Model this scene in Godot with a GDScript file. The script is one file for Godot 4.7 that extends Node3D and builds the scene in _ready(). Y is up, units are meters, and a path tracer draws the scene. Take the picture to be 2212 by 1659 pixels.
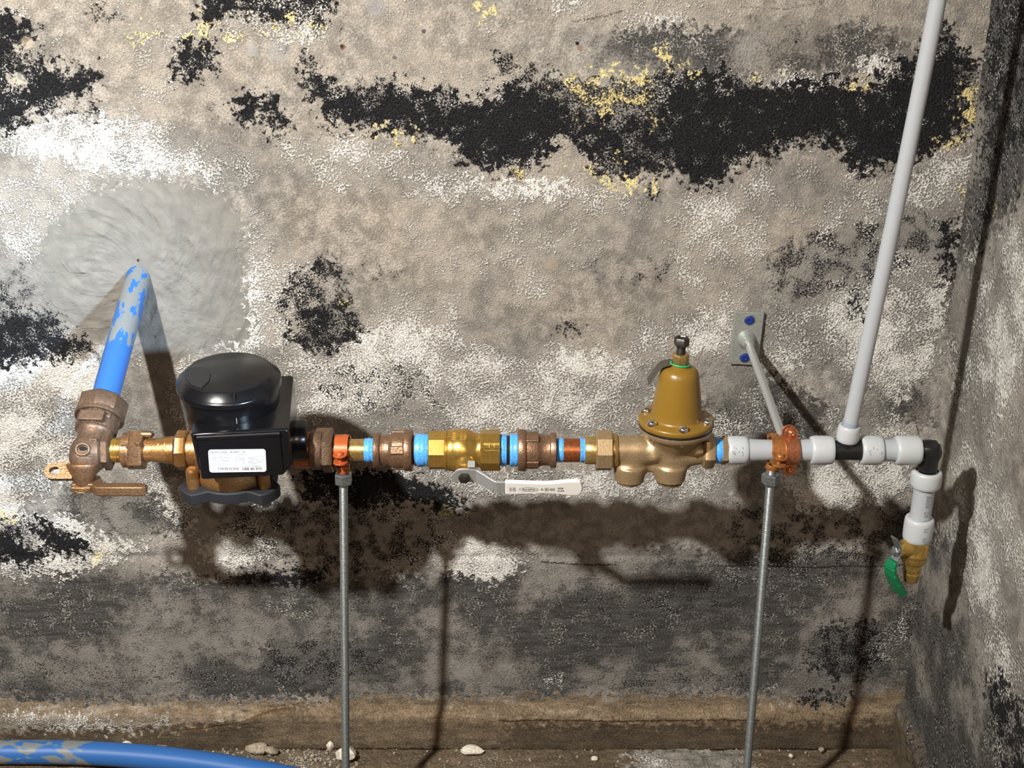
extends Node3D
# A basement corner: a water meter, valves and translucent pipe on a mouldy, limed wall. Units are metres.

const AXY := 0.525    # height of the pipe run above the floor
const AXZ := 0.19     # its distance from the back wall
var M := {}
var rng := RandomNumberGenerator.new()


func _ready() -> void:
	rng.seed = 7
	var cam := Camera3D.new()
	cam.name = "camera"
	cam.position = Vector3(0, 1.157, 1.5)
	cam.rotation_degrees = Vector3(-23, 0, 0)
	cam.fov = 31.2
	cam.near = 0.02
	cam.far = 20
	cam.current = true
	add_child(cam)
	var env := Environment.new()
	env.background_mode = Environment.BG_COLOR
	env.background_color = Color(0, 0, 0)
	env.tonemap_mode = Environment.TONE_MAPPER_LINEAR
	env.tonemap_exposure = 1.2
	env.sdfgi_enabled = true
	env.ssao_enabled = true
	env.ssil_enabled = true
	var we := WorldEnvironment.new()
	we.name = "environment"
	we.environment = env
	add_child(we)
	make_materials()
	lamps()
	room()
	inlet_side()
	meter()
	middle_run()
	regulator()
	plastic_run()
	supports()
	floor_things()


# ---------------------------------------------------------------- shapes

class MB:
	var v := PackedVector3Array()
	var n := PackedVector3Array()
	var uv := PackedVector2Array()
	var idx := PackedInt32Array()

	func tri(a: Vector3, b: Vector3, c: Vector3, na: Vector3, nb: Vector3, nc: Vector3, ua := Vector2.ZERO, ub := Vector2.ZERO, uc := Vector2.ZERO) -> void:
		var cr := (b - a).cross(c - a)
		if cr.length_squared() < 1e-22:
			return
		var k := v.size()
		if cr.dot(na + nb + nc) > 0.0:
			v.append_array([a, c, b]); n.append_array([na, nc, nb]); uv.append_array([ua, uc, ub])
		else:
			v.append_array([a, b, c]); n.append_array([na, nb, nc]); uv.append_array([ua, ub, uc])
		idx.append_array([k, k + 1, k + 2])

	func quad(a: Vector3, b: Vector3, c: Vector3, d: Vector3, na: Vector3, nb: Vector3, nc: Vector3, nd: Vector3, ua := Vector2.ZERO, ub := Vector2.ZERO, uc := Vector2.ZERO, ud := Vector2.ZERO) -> void:
		tri(a, b, c, na, nb, nc, ua, ub, uc)
		tri(a, c, d, na, nc, nd, ua, uc, ud)

	# profile points are (radius, height) along local +y, from the low end to the high end
	func lathe(xf: Transform3D, prof: Array, seg := 40, flat := false, phase := 0.0, a0 := 0.0, a1 := TAU) -> void:
		var m := prof.size()
		var sn: Array[Vector2] = []
		for i in m - 1:
			var d: Vector2 = prof[i + 1] - prof[i]
			sn.append(Vector2(d.y, -d.x).normalized() if d.length() > 1e-9 else Vector2(1, 0))
		var run := 0.0
		for i in m - 1:
			var p: Vector2 = prof[i]
			var q: Vector2 = prof[i + 1]
			var l := p.distance_to(q)
			if l < 1e-9:
				continue
			var np := sn[i]
			var nq := sn[i]
			if i > 0 and sn[i - 1].dot(sn[i]) > 0.72:
				np = (sn[i - 1] + sn[i]).normalized()
			if i < m - 2 and sn[i + 1].dot(sn[i]) > 0.72:
				nq = (sn[i + 1] + sn[i]).normalized()
			for s in seg:
				var t0 := a0 + (a1 - a0) * s / seg + phase
				var t1 := a0 + (a1 - a0) * (s + 1) / seg + phase
				var e0 := Vector3(cos(t0), 0, sin(t0))
				var e1 := Vector3(cos(t1), 0, sin(t1))
				var g0 := e0
				var g1 := e1
				if flat:
					g0 = (e0 + e1).normalized()
					g1 = g0
				var b := xf.basis
				quad(xf * (e0 * p.x + Vector3(0, p.y, 0)), xf * (e1 * p.x + Vector3(0, p.y, 0)), xf * (e1 * q.x + Vector3(0, q.y, 0)), xf * (e0 * q.x + Vector3(0, q.y, 0)),
					b * (g0 * np.x + Vector3(0, np.y, 0)), b * (g1 * np.x + Vector3(0, np.y, 0)), b * (g1 * nq.x + Vector3(0, nq.y, 0)), b * (g0 * nq.x + Vector3(0, nq.y, 0)),
					Vector2(float(s) / seg, run), Vector2(float(s + 1) / seg, run), Vector2(float(s + 1) / seg, run + l), Vector2(float(s) / seg, run + l))
			run += l

	func box(xf: Transform3D, size: Vector3, bev := 0.001) -> void:
		var h := size * 0.5
		bev = minf(bev, minf(h.x, minf(h.y, h.z)) * 0.95)
		var ax := [Vector3.RIGHT, Vector3.UP, Vector3.BACK]
		var pt := func(nx: int, s: Vector3) -> Vector3:      # corner s of the face whose axis is nx
			var r := Vector3()
			for k in 3:
				r[k] = s[k] * (h[k] if k == nx else h[k] - bev)
			return xf * r
		var b := xf.basis
		for k in 3:
			var o := (k + 1) % 3
			var p := (k + 2) % 3
			for sg in [-1.0, 1.0]:
				var nn: Vector3 = (b * (ax[k] * sg)).normalized()
				var c: Array[Vector3] = []
				for st in [[-1, -1], [1, -1], [1, 1], [-1, 1]]:
					var s := Vector3()
					s[k] = sg; s[o] = st[0]; s[p] = st[1]
					c.append(pt.call(k, s))
				quad(c[0], c[1], c[2], c[3], nn, nn, nn, nn, Vector2(0, 0), Vector2(1, 0), Vector2(1, 1), Vector2(0, 1))
				for so in [-1.0, 1.0]:
					var no: Vector3 = (b * (ax[o] * so)).normalized()
					var s1 := Vector3(); s1[k] = sg; s1[o] = so; s1[p] = -1
					var s2 := s1; s2[p] = 1
					quad(pt.call(k, s1), pt.call(k, s2), pt.call(o, s2), pt.call(o, s1), nn, nn, no, no)
		for sx in [-1.0, 1.0]:
			for sy in [-1.0, 1.0]:
				for sz in [-1.0, 1.0]:
					var s := Vector3(sx, sy, sz)
					tri(pt.call(0, s), pt.call(1, s), pt.call(2, s), b * Vector3(sx, 0, 0), b * Vector3(0, sy, 0), b * Vector3(0, 0, sz))

	# a tube along points; radius r, or one radius per point
	func tube(pts: Array, r: Variant, seg := 20, caps := true) -> void:
		var m := pts.size()
		var up := Vector3(0.13, 0.31, 0.94)
		var rings: Array = []
		var run := 0.0
		for i in m:
			var d: Vector3 = (pts[mini(i + 1, m - 1)] - pts[maxi(i - 1, 0)]).normalized()
			up = (up - d * up.dot(d)).normalized()
			var w := d.cross(up)
			var rad: float = r[i] if r is Array else r
			if i > 0:
				run += (pts[i] - pts[i - 1]).length()
			var ring := []
			for s in seg + 1:
				var t := TAU * s / seg
				var e := up * cos(t) + w * sin(t)
				ring.append([pts[i] + e * rad, e, Vector2(float(s) / seg, run)])
			rings.append(ring)
		for i in m - 1:
			for s in seg:
				var a: Array = rings[i][s]; var b: Array = rings[i][s + 1]; var c: Array = rings[i + 1][s + 1]; var d: Array = rings[i + 1][s]
				quad(a[0], b[0], c[0], d[0], a[1], b[1], c[1], d[1], a[2], b[2], c[2], d[2])
		if caps:
			for e in [[0, 1], [m - 1, m - 2]]:
				var nn: Vector3 = (pts[e[0]] - pts[e[1]]).normalized()
				for s in seg:
					tri(pts[e[0]], rings[e[0]][s][0], rings[e[0]][s + 1][0], nn, nn, nn)

	# outline in local xy, thick along z, edges chamfered by bev
	func extrude(xf: Transform3D, poly: PackedVector2Array, depth: float, bev := 0.0) -> void:
		if Geometry2D.is_polygon_clockwise(poly):
			poly.reverse()
		var m := poly.size()
		var en: Array[Vector2] = []
		for i in m:
			var d := (poly[(i + 1) % m] - poly[i]).normalized()
			en.append(Vector2(d.y, -d.x))
		var inn := PackedVector2Array()
		var va: Array = []
		for i in m:
			var a := en[(i + m - 1) % m]
			var b := en[i]
			var mit := (a + b).normalized()
			inn.append(poly[i] - mit * bev / maxf(0.35, mit.dot(b)))
			va.append([mit if a.dot(b) > 0.75 else a, mit if a.dot(b) > 0.75 else b])
		var t := Geometry2D.triangulate_polygon(poly)
		var hz := depth * 0.5
		var bs := xf.basis
		for sg in [-1.0, 1.0]:
			var nn: Vector3 = bs * Vector3(0, 0, sg)
			for k in range(0, t.size(), 3):
				var q: Array[Vector2] = [inn[t[k]], inn[t[k + 1]], inn[t[k + 2]]]
				tri(xf * Vector3(q[0].x, q[0].y, sg * hz), xf * Vector3(q[1].x, q[1].y, sg * hz), xf * Vector3(q[2].x, q[2].y, sg * hz), nn, nn, nn, q[0], q[1], q[2])
			if bev > 0.0:
				for i in m:
					var j := (i + 1) % m
					var n0: Vector3 = bs * Vector3(va[i][1].x, va[i][1].y, 0)
					var n1: Vector3 = bs * Vector3(va[j][0].x, va[j][0].y, 0)
					quad(xf * Vector3(poly[i].x, poly[i].y, sg * (hz - bev)), xf * Vector3(poly[j].x, poly[j].y, sg * (hz - bev)), xf * Vector3(inn[j].x, inn[j].y, sg * hz), xf * Vector3(inn[i].x, inn[i].y, sg * hz), n0, n1, nn, nn)
		for i in m:
			var j := (i + 1) % m
			var n0: Vector3 = bs * Vector3(va[i][1].x, va[i][1].y, 0)
			var n1: Vector3 = bs * Vector3(va[j][0].x, va[j][0].y, 0)
			var z := hz - bev
			quad(xf * Vector3(poly[i].x, poly[i].y, -z), xf * Vector3(poly[j].x, poly[j].y, -z), xf * Vector3(poly[j].x, poly[j].y, z), xf * Vector3(poly[i].x, poly[i].y, z), n0, n1, n1, n0)

	func mesh() -> ArrayMesh:
		var arr := []
		arr.resize(Mesh.ARRAY_MAX)
		arr[Mesh.ARRAY_VERTEX] = v
		arr[Mesh.ARRAY_NORMAL] = n
		arr[Mesh.ARRAY_TEX_UV] = uv
		arr[Mesh.ARRAY_INDEX] = idx
		var am := ArrayMesh.new()
		am.add_surface_from_arrays(Mesh.PRIMITIVE_TRIANGLES, arr)
		return am


# a cast body: tapered limbs joined with a smooth minimum and meshed as surface nets
class Cast:
	var p: Array = []      # [a, b, ra, rb, flat_ended]
	var k := 0.004

	func limb(a: Vector3, b: Vector3, ra: float, rb: float, flat := false) -> void:
		p.append([a, b, ra, rb, flat])

	func f(q: Vector3) -> float:
		var best := 1e9
		for s in p:
			var a: Vector3 = s[0]
			var ab: Vector3 = s[1] - a
			var l2 := ab.length_squared()
			var t := (q - a).dot(ab) / l2
			var tc := clampf(t, 0.0, 1.0)
			var d := 0.0
			if s[4]:
				var l := sqrt(l2)
				var rad := (q - a - ab * t).length() - lerpf(s[2], s[3], tc)
				var end := (absf(t - 0.5) - 0.5) * l
				d = minf(maxf(rad, end), 0.0) + Vector2(maxf(rad, 0.0), maxf(end, 0.0)).length()
			else:
				d = (q - a - ab * tc).length() - lerpf(s[2], s[3], tc)
			var h := maxf(k - absf(best - d), 0.0) / k
			best = minf(best, d) - h * h * k * 0.25
		return best

	func build(lo: Vector3, hi: Vector3, cell: float) -> MB:
		var mb := MB.new()
		var nx := int((hi.x - lo.x) / cell) + 1
		var ny := int((hi.y - lo.y) / cell) + 1
		var nz := int((hi.z - lo.z) / cell) + 1
		var g := PackedFloat32Array()
		g.resize(nx * ny * nz)
		for z in nz:
			for y in ny:
				for x in nx:
					g[(z * ny + y) * nx + x] = f(lo + Vector3(x, y, z) * cell)
		var at := {}
		var off: Array[int] = [0, 1, nx, nx + 1, nx * ny, nx * ny + 1, nx * ny + nx, nx * ny + nx + 1]
		var cp: Array[Vector3] = [Vector3(0, 0, 0), Vector3(1, 0, 0), Vector3(0, 1, 0), Vector3(1, 1, 0), Vector3(0, 0, 1), Vector3(1, 0, 1), Vector3(0, 1, 1), Vector3(1, 1, 1)]
		var ed := [[0, 1], [2, 3], [4, 5], [6, 7], [0, 2], [1, 3], [4, 6], [5, 7], [0, 4], [1, 5], [2, 6], [3, 7]]
		var e := cell * 0.5
		for z in nz - 1:
			for y in ny - 1:
				for x in nx - 1:
					var i := (z * ny + y) * nx + x
					var inside := 0
					for o in off:
						if g[i + o] < 0.0:
							inside += 1
					if inside == 0 or inside == 8:
						continue
					var sum := Vector3()
					var c := 0
					for d in ed:
						var u := g[i + off[d[0]]]
						var w := g[i + off[d[1]]]
						if (u < 0.0) != (w < 0.0):
							sum += cp[d[0]].lerp(cp[d[1]], u / (u - w))
							c += 1
					var pos := lo + (Vector3(x, y, z) + sum / c) * cell
					at[i] = mb.v.size()
					mb.v.append(pos)
					mb.n.append(Vector3(f(pos + Vector3(e, 0, 0)) - f(pos - Vector3(e, 0, 0)), f(pos + Vector3(0, e, 0)) - f(pos - Vector3(0, e, 0)), f(pos + Vector3(0, 0, e)) - f(pos - Vector3(0, 0, e))).normalized())
					mb.uv.append(Vector2(pos.x, pos.y))
		for z in range(1, nz - 1):
			for y in range(1, ny - 1):
				for x in range(1, nx - 1):
					var i := (z * ny + y) * nx + x
					for ax in 3:
						var o: int = [1, nx, nx * ny][ax]
						if (g[i] < 0.0) == (g[i + o] < 0.0):
							continue
						var s: int = [nx, nx * ny, 1][ax]
						var t: int = [nx * ny, 1, nx][ax]
						var q := [i, i - s, i - s - t, i - t]
						if not (at.has(q[0]) and at.has(q[1]) and at.has(q[2]) and at.has(q[3])):
							continue
						var w: Array[int] = [at[q[0]], at[q[1]], at[q[2]], at[q[3]]]
						var cr := (mb.v[w[1]] - mb.v[w[0]]).cross(mb.v[w[2]] - mb.v[w[0]])
						if cr.dot(mb.n[w[0]] + mb.n[w[2]]) > 0.0:
							mb.idx.append_array([w[0], w[2], w[1], w[0], w[3], w[2]])
						else:
							mb.idx.append_array([w[0], w[1], w[2], w[0], w[2], w[3]])
		return mb


func along_x(x := 0.0, y := 0.0, z := 0.0) -> Transform3D:
	return Transform3D(Basis(Vector3(0, -1, 0), Vector3(1, 0, 0), Vector3(0, 0, 1)), Vector3(x, y, z))


func along(dir: Vector3, at: Vector3, hint := Vector3(0, 0, 1)) -> Transform3D:   # local +y turned to dir
	var y := dir.normalized()
	if absf(hint.normalized().dot(y)) > 0.99:
		hint = Vector3(0, 1, 0) if absf(y.y) < 0.9 else Vector3(1, 0, 0)
	var z := (hint - y * hint.dot(y)).normalized()
	return Transform3D(Basis(y.cross(z), y, z), at)


func at(x: float, y: float, z: float) -> Transform3D:
	return Transform3D(Basis(), Vector3(x, y, z))


func v2(list: Array, s := 0.001) -> Array:      # flat list of millimetres to profile points
	var out := []
	for i in range(0, list.size(), 2):
		out.append(Vector2(list[i], list[i + 1]) * s)
	return out


func ring_prof(ri: float, ro: float, h0: float, h1: float, c := 0.0006) -> Array:   # a hollow collar
	return [Vector2(ri, h0), Vector2(ro - c, h0), Vector2(ro, h0 + c), Vector2(ro, h1 - c), Vector2(ro - c, h1), Vector2(ri, h1), Vector2(ri, h0)]


func rod_prof(r: float, h0: float, h1: float, c := 0.0005) -> Array:
	return [Vector2(0, h0), Vector2(r - c, h0), Vector2(r, h0 + c), Vector2(r, h1 - c), Vector2(r - c, h1), Vector2(0, h1)]


func circle(r: float, seg := 32, c := Vector2.ZERO) -> PackedVector2Array:
	var p := PackedVector2Array()
	for i in seg:
		p.append(c + Vector2.from_angle(TAU * i / seg) * r)
	return p


func with_hole(outer: PackedVector2Array, c: Vector2, r: float, seg := 20) -> PackedVector2Array:
	if Geometry2D.is_polygon_clockwise(outer):
		outer.reverse()
	var best := 0
	for i in outer.size():
		if outer[i].distance_to(c) < outer[best].distance_to(c):
			best = i
	var a := (outer[best] - c).angle()
	var out := PackedVector2Array()
	for i in outer.size() + 1:
		out.append(outer[(best + i) % outer.size()])
	out[out.size() - 1] += Vector2(1e-6, 1e-6)
	for i in seg + 1:
		out.append(c + Vector2.from_angle(a - TAU * i / seg + 1e-4) * r)
	return out


# ---------------------------------------------------------------- nodes

func thing(called: String, label: String, category: String, pos := Vector3.ZERO, group := "") -> Node3D:
	var o := Node3D.new()
	var num := 0
	o.name = called
	while has_node(NodePath(o.name)):
		num += 1
		o.name = "%s_%03d" % [called, num]
	add_child(o)
	o.position = pos
	o.set_meta("label", label)
	o.set_meta("category", category)
	if group:
		o.set_meta("group", group)
	return o


func part(parent: Node, called: String, mb: Variant, m: Material, label := "") -> MeshInstance3D:
	var o := MeshInstance3D.new()
	o.mesh = mb.mesh() if mb is MB else mb
	o.material_override = m
	var num := 0
	o.name = called
	while parent.has_node(NodePath(o.name)):
		num += 1
		o.name = "%s_%03d" % [called, num]
	parent.add_child(o)
	if label:
		o.set_meta("label", label)
	return o


func structure(called: String, mb: Variant, m: Material) -> MeshInstance3D:
	var o := part(self, called, mb, m)
	o.set_meta("kind", "structure")
	return o


# lettering; bend > 0 lays the line lengthwise on a cylinder of that radius whose axis runs along the text
func letters(parent: Node, called: String, text: String, high: float, m: Material, xf: Transform3D, depth := 0.0003, bend := 0.0, face := "Droid Sans", bold := false, wide := 0.0) -> MeshInstance3D:
	var f := SystemFont.new()
	f.font_names = PackedStringArray([face])
	if bold:
		f.font_weight = 700
	var t := TextMesh.new()
	t.font = f
	t.text = text
	t.font_size = 32
	t.pixel_size = high / 24.0
	t.depth = depth
	var src := t.surface_get_arrays(0)
	var vs: PackedVector3Array = src[Mesh.ARRAY_VERTEX]
	var w := 0.0
	for q in vs:
		w = maxf(w, absf(q.x))
	var sx := wide / (2.0 * w) if wide > 0.0 and w > 0.0 else 1.0
	for i in vs.size():
		var q := vs[i]
		q.x *= sx
		if bend > 0.0:
			q.z -= bend - sqrt(maxf(bend * bend - q.y * q.y, 0.0))
		vs[i] = q
	var arr := []
	arr.resize(Mesh.ARRAY_MAX)
	arr[Mesh.ARRAY_VERTEX] = vs
	arr[Mesh.ARRAY_NORMAL] = src[Mesh.ARRAY_NORMAL]
	arr[Mesh.ARRAY_INDEX] = src[Mesh.ARRAY_INDEX]
	var am := ArrayMesh.new()
	am.add_surface_from_arrays(Mesh.PRIMITIVE_TRIANGLES, arr)
	var o := part(parent, called, am, m)
	o.transform = xf
	return o


# ---------------------------------------------------------------- materials

func noise(freq: float, oct: int, sd: int, gain := 0.5) -> FastNoiseLite:
	var f := FastNoiseLite.new()
	f.noise_type = FastNoiseLite.TYPE_SIMPLEX_SMOOTH
	f.frequency = freq
	f.fractal_type = FastNoiseLite.FRACTAL_FBM
	f.fractal_octaves = oct
	f.fractal_gain = gain
	f.seed = sd
	return f


func bump(freq: float, sd: int, strength: float) -> ImageTexture:
	var im := noise(freq, 3, sd, 0.6).get_seamless_image(256, 256)
	im.convert(Image.FORMAT_RGBA8)
	im.bump_map_to_normal_map(strength)
	return ImageTexture.create_from_image(im)


# a seamless mottle between two or three tones
func mottle(freq: float, sd: int, a: Color, b: Color, lo := 0.35, hi := 0.65, size := 256) -> ImageTexture:
	var src := noise(freq, 4, sd, 0.55).get_seamless_image(size, size)
	var d := src.get_data()
	var out := PackedByteArray()
	out.resize(size * size * 3)
	for i in size * size:
		var c := a.lerp(b, smoothstep(lo, hi, d[i] / 255.0))
		out[i * 3] = c.r8; out[i * 3 + 1] = c.g8; out[i * 3 + 2] = c.b8
	return ImageTexture.create_from_image(Image.create_from_data(size, size, false, Image.FORMAT_RGB8, out))


func mat(called: String, c: Color, rough: float, metal := 0.0, nrm: Texture2D = null, scale := 60.0, ns := 1.0, tex: Texture2D = null) -> StandardMaterial3D:
	var m := StandardMaterial3D.new()
	m.resource_name = called
	m.albedo_color = c
	m.roughness = rough
	m.metallic = metal
	if nrm or tex:
		m.uv1_triplanar = true
		m.uv1_scale = Vector3.ONE * scale
	if nrm:
		m.normal_enabled = true
		m.normal_texture = nrm
		m.normal_scale = ns
	if tex:
		m.albedo_texture = tex
	M[called] = m
	return m


func hx(s: String) -> Color:
	return Color.html(s)


func make_materials() -> void:
	var rough_n := bump(0.03, 3, 6.0)
	var fine_n := bump(0.06, 4, 4.0)
	var bronze_t := mottle(0.02, 11, hx("7c5f49"), hx("94714f"))
	mat("bronze", Color.WHITE, 0.42, 0.72, rough_n, 45.0, 0.5, bronze_t)
	mat("bronze_dull", Color.WHITE, 0.5, 0.6, rough_n, 45.0, 0.5, mottle(0.02, 12, hx("625042"), hx("775f4c")))
	mat("bronze_bright", Color.WHITE, 0.36, 0.78, rough_n, 45.0, 0.4, mottle(0.02, 13, hx("9c7346"), hx("ab8050")))
	mat("bronze_pink", Color.WHITE, 0.38, 0.72, rough_n, 50.0, 0.5, mottle(0.02, 14, hx("7f6350"), hx("93755c")))
	mat("cast_brass", Color.WHITE, 0.38, 0.58, rough_n, 70.0, 0.28, mottle(0.02, 15, hx("9a8464"), hx("ab9472")))
	mat("brass", Color.WHITE, 0.26, 0.82, fine_n, 40.0, 0.18, mottle(0.02, 16, hx("b8944a"), hx("c6a257")))
	mat("brass_pale", Color.WHITE, 0.28, 0.8, fine_n, 40.0, 0.2, mottle(0.02, 17, hx("b3945e"), hx("c4a56c")))
	mat("drain_brass", Color.WHITE, 0.3, 0.78, fine_n, 40.0, 0.2, mottle(0.02, 18, hx("b0904e"), hx("bf9e58")))
	mat("copper", Color.WHITE, 0.28, 0.85, fine_n, 40.0, 0.3, mottle(0.02, 19, hx("c47a54"), hx("d8936c")))
	mat("copper_aged", Color.WHITE, 0.42, 0.6, fine_n, 40.0, 0.3, mottle(0.02, 20, hx("9c6636"), hx("b07642")))
	mat("copper_paint", hx("b2592e"), 0.32, 0.25, fine_n, 40.0, 0.1)
	mat("red_brass", Color.WHITE, 0.34, 0.8, fine_n, 40.0, 0.2, mottle(0.02, 21, hx("9a5a36"), hx("b06a42")))
	mat("zinc", Color.WHITE, 0.36, 0.8, fine_n, 30.0, 0.15, mottle(0.03, 22, hx("7d8486"), hx("9aa0a2")))
	mat("zinc_plate", Color.WHITE, 0.42, 0.7, fine_n, 40.0, 0.25, mottle(0.03, 23, hx("a3a8a4"), hx("b8bbb7")))
	mat("bright_rod", hx("d8dcde"), 0.33, 0.85, fine_n, 20.0, 0.15)
	mat("steel", hx("bfc2c4"), 0.32, 0.6, fine_n, 20.0, 0.15)
	mat("steel_dark", hx("4a4644"), 0.4, 0.8, fine_n, 60.0, 0.3)
	mat("chrome", hx("c9c2b8"), 0.15, 0.95)
	mat("ochre_enamel", hx("7a5d20"), 0.3, 0.0, fine_n, 50.0, 0.25)
	mat("black_plastic", hx("0d0d0f"), 0.22, 0.0, fine_n, 60.0, 0.12)
	mat("black_matte", hx("161618"), 0.45, 0.0, fine_n, 60.0, 0.2)
	mat("black_iron", hx("202226"), 0.6, 0.1, rough_n, 60.0, 0.5)
	mat("pex_black", hx("17181a"), 0.35)
	mat("rubber", hx("101010"), 0.6)
	var px := mat("pex", hx("9fa4aa"), 0.34)
	px.subsurf_scatter_enabled = true
	px.subsurf_scatter_strength = 0.25
	var pr := mat("pex_ring", hx("adb2b6"), 0.38)
	pr.subsurf_scatter_enabled = true
	pr.subsurf_scatter_strength = 0.25
	mat("pex_inner", hx("8b93a3"), 0.35)
	mat("tape_blue", Color.WHITE, 0.24, 0.0, bump(0.05, 31, 5.0), 90.0, 0.7, mottle(0.02, 24, hx("3d93e6"), hx("7cbcf6"), 0.45, 0.8))
	mat("white_vinyl", hx("ecebe4"), 0.35)
	mat("green_vinyl", hx("0a6a42"), 0.3, 0.0, fine_n, 30.0, 0.1)
	mat("green_wire", hx("2a9a62"), 0.35)
	mat("tag_dark", hx("4a443c"), 0.5, 0.2)
	mat("ink", hx("3c3c40"), 0.6)
	mat("ink_blue", hx("3d3f52"), 0.6)
	mat("ink_grey", hx("777b84"), 0.6)
	mat("blue_anchor", hx("243a86"), 0.35, 0.4)
	mat("void_dark", hx("0b0908"), 0.9)
	mat("stone_pale", Color.WHITE, 0.9, 0.0, rough_n, 30.0, 0.8, mottle(0.03, 25, hx("b3aa9a"), hx("d8d2c6")))
	mat("stone_grey", Color.WHITE, 0.9, 0.0, rough_n, 30.0, 0.8, mottle(0.03, 26, hx("7d7363"), hx("a39885")))
	mat("plaster_plain", Color.WHITE, 0.95, 0.0, rough_n, 2.0, 0.8, mottle(0.03, 27, hx("948b80"), hx("b3aa9e"), 0.3, 0.7))
	mat("lamp_black", hx("202020"), 0.5)


# blue pipe with smears of dry mortar; u goes round, v metres along
func blue_pipe_material(called: String, length: float, smear_from: float, smear_to: float, amount: float, sd: int) -> StandardMaterial3D:
	var w := 192
	var h := 512
	var a := noise(0.02, 4, sd, 0.55)
	var b := noise(0.012, 2, sd + 1)
	var out := PackedByteArray()
	out.resize(w * h * 3)
	for y in h:
		var s := float(y) / h * length
		for x in w:
			var t := TAU * x / w
			var q := Vector3(cos(t) * 60.0, sin(t) * 60.0, s * 1900.0)
			var zone := smoothstep(smear_from - 0.02, smear_from + 0.01, s) * (1.0 - smoothstep(smear_to - 0.03, smear_to + 0.01, s))
			var g := smoothstep(0.0, 0.1, a.get_noise_3dv(q) * 0.8 + b.get_noise_3dv(q) * 0.7 + (amount - 0.5) + (zone - 1.0) * 1.2)
			var c := hx("2a5c9c").lerp(hx("74746f"), g * 0.92)
			if g > 0.2 and g < 0.8:
				c = c.lerp(hx("5a86bc"), 0.4)
			var i := (y * w + x) * 3
			out[i] = c.r8; out[i + 1] = c.g8; out[i + 2] = c.b8
	var m := StandardMaterial3D.new()
	m.resource_name = called
	m.albedo_texture = ImageTexture.create_from_image(Image.create_from_data(w, h, false, Image.FORMAT_RGB8, out))
	m.uv1_scale = Vector3(1, 1.0 / length, 1)
	m.roughness = 0.38
	M[called] = m
	return m


# ---------------------------------------------------------------- stained masonry

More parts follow.
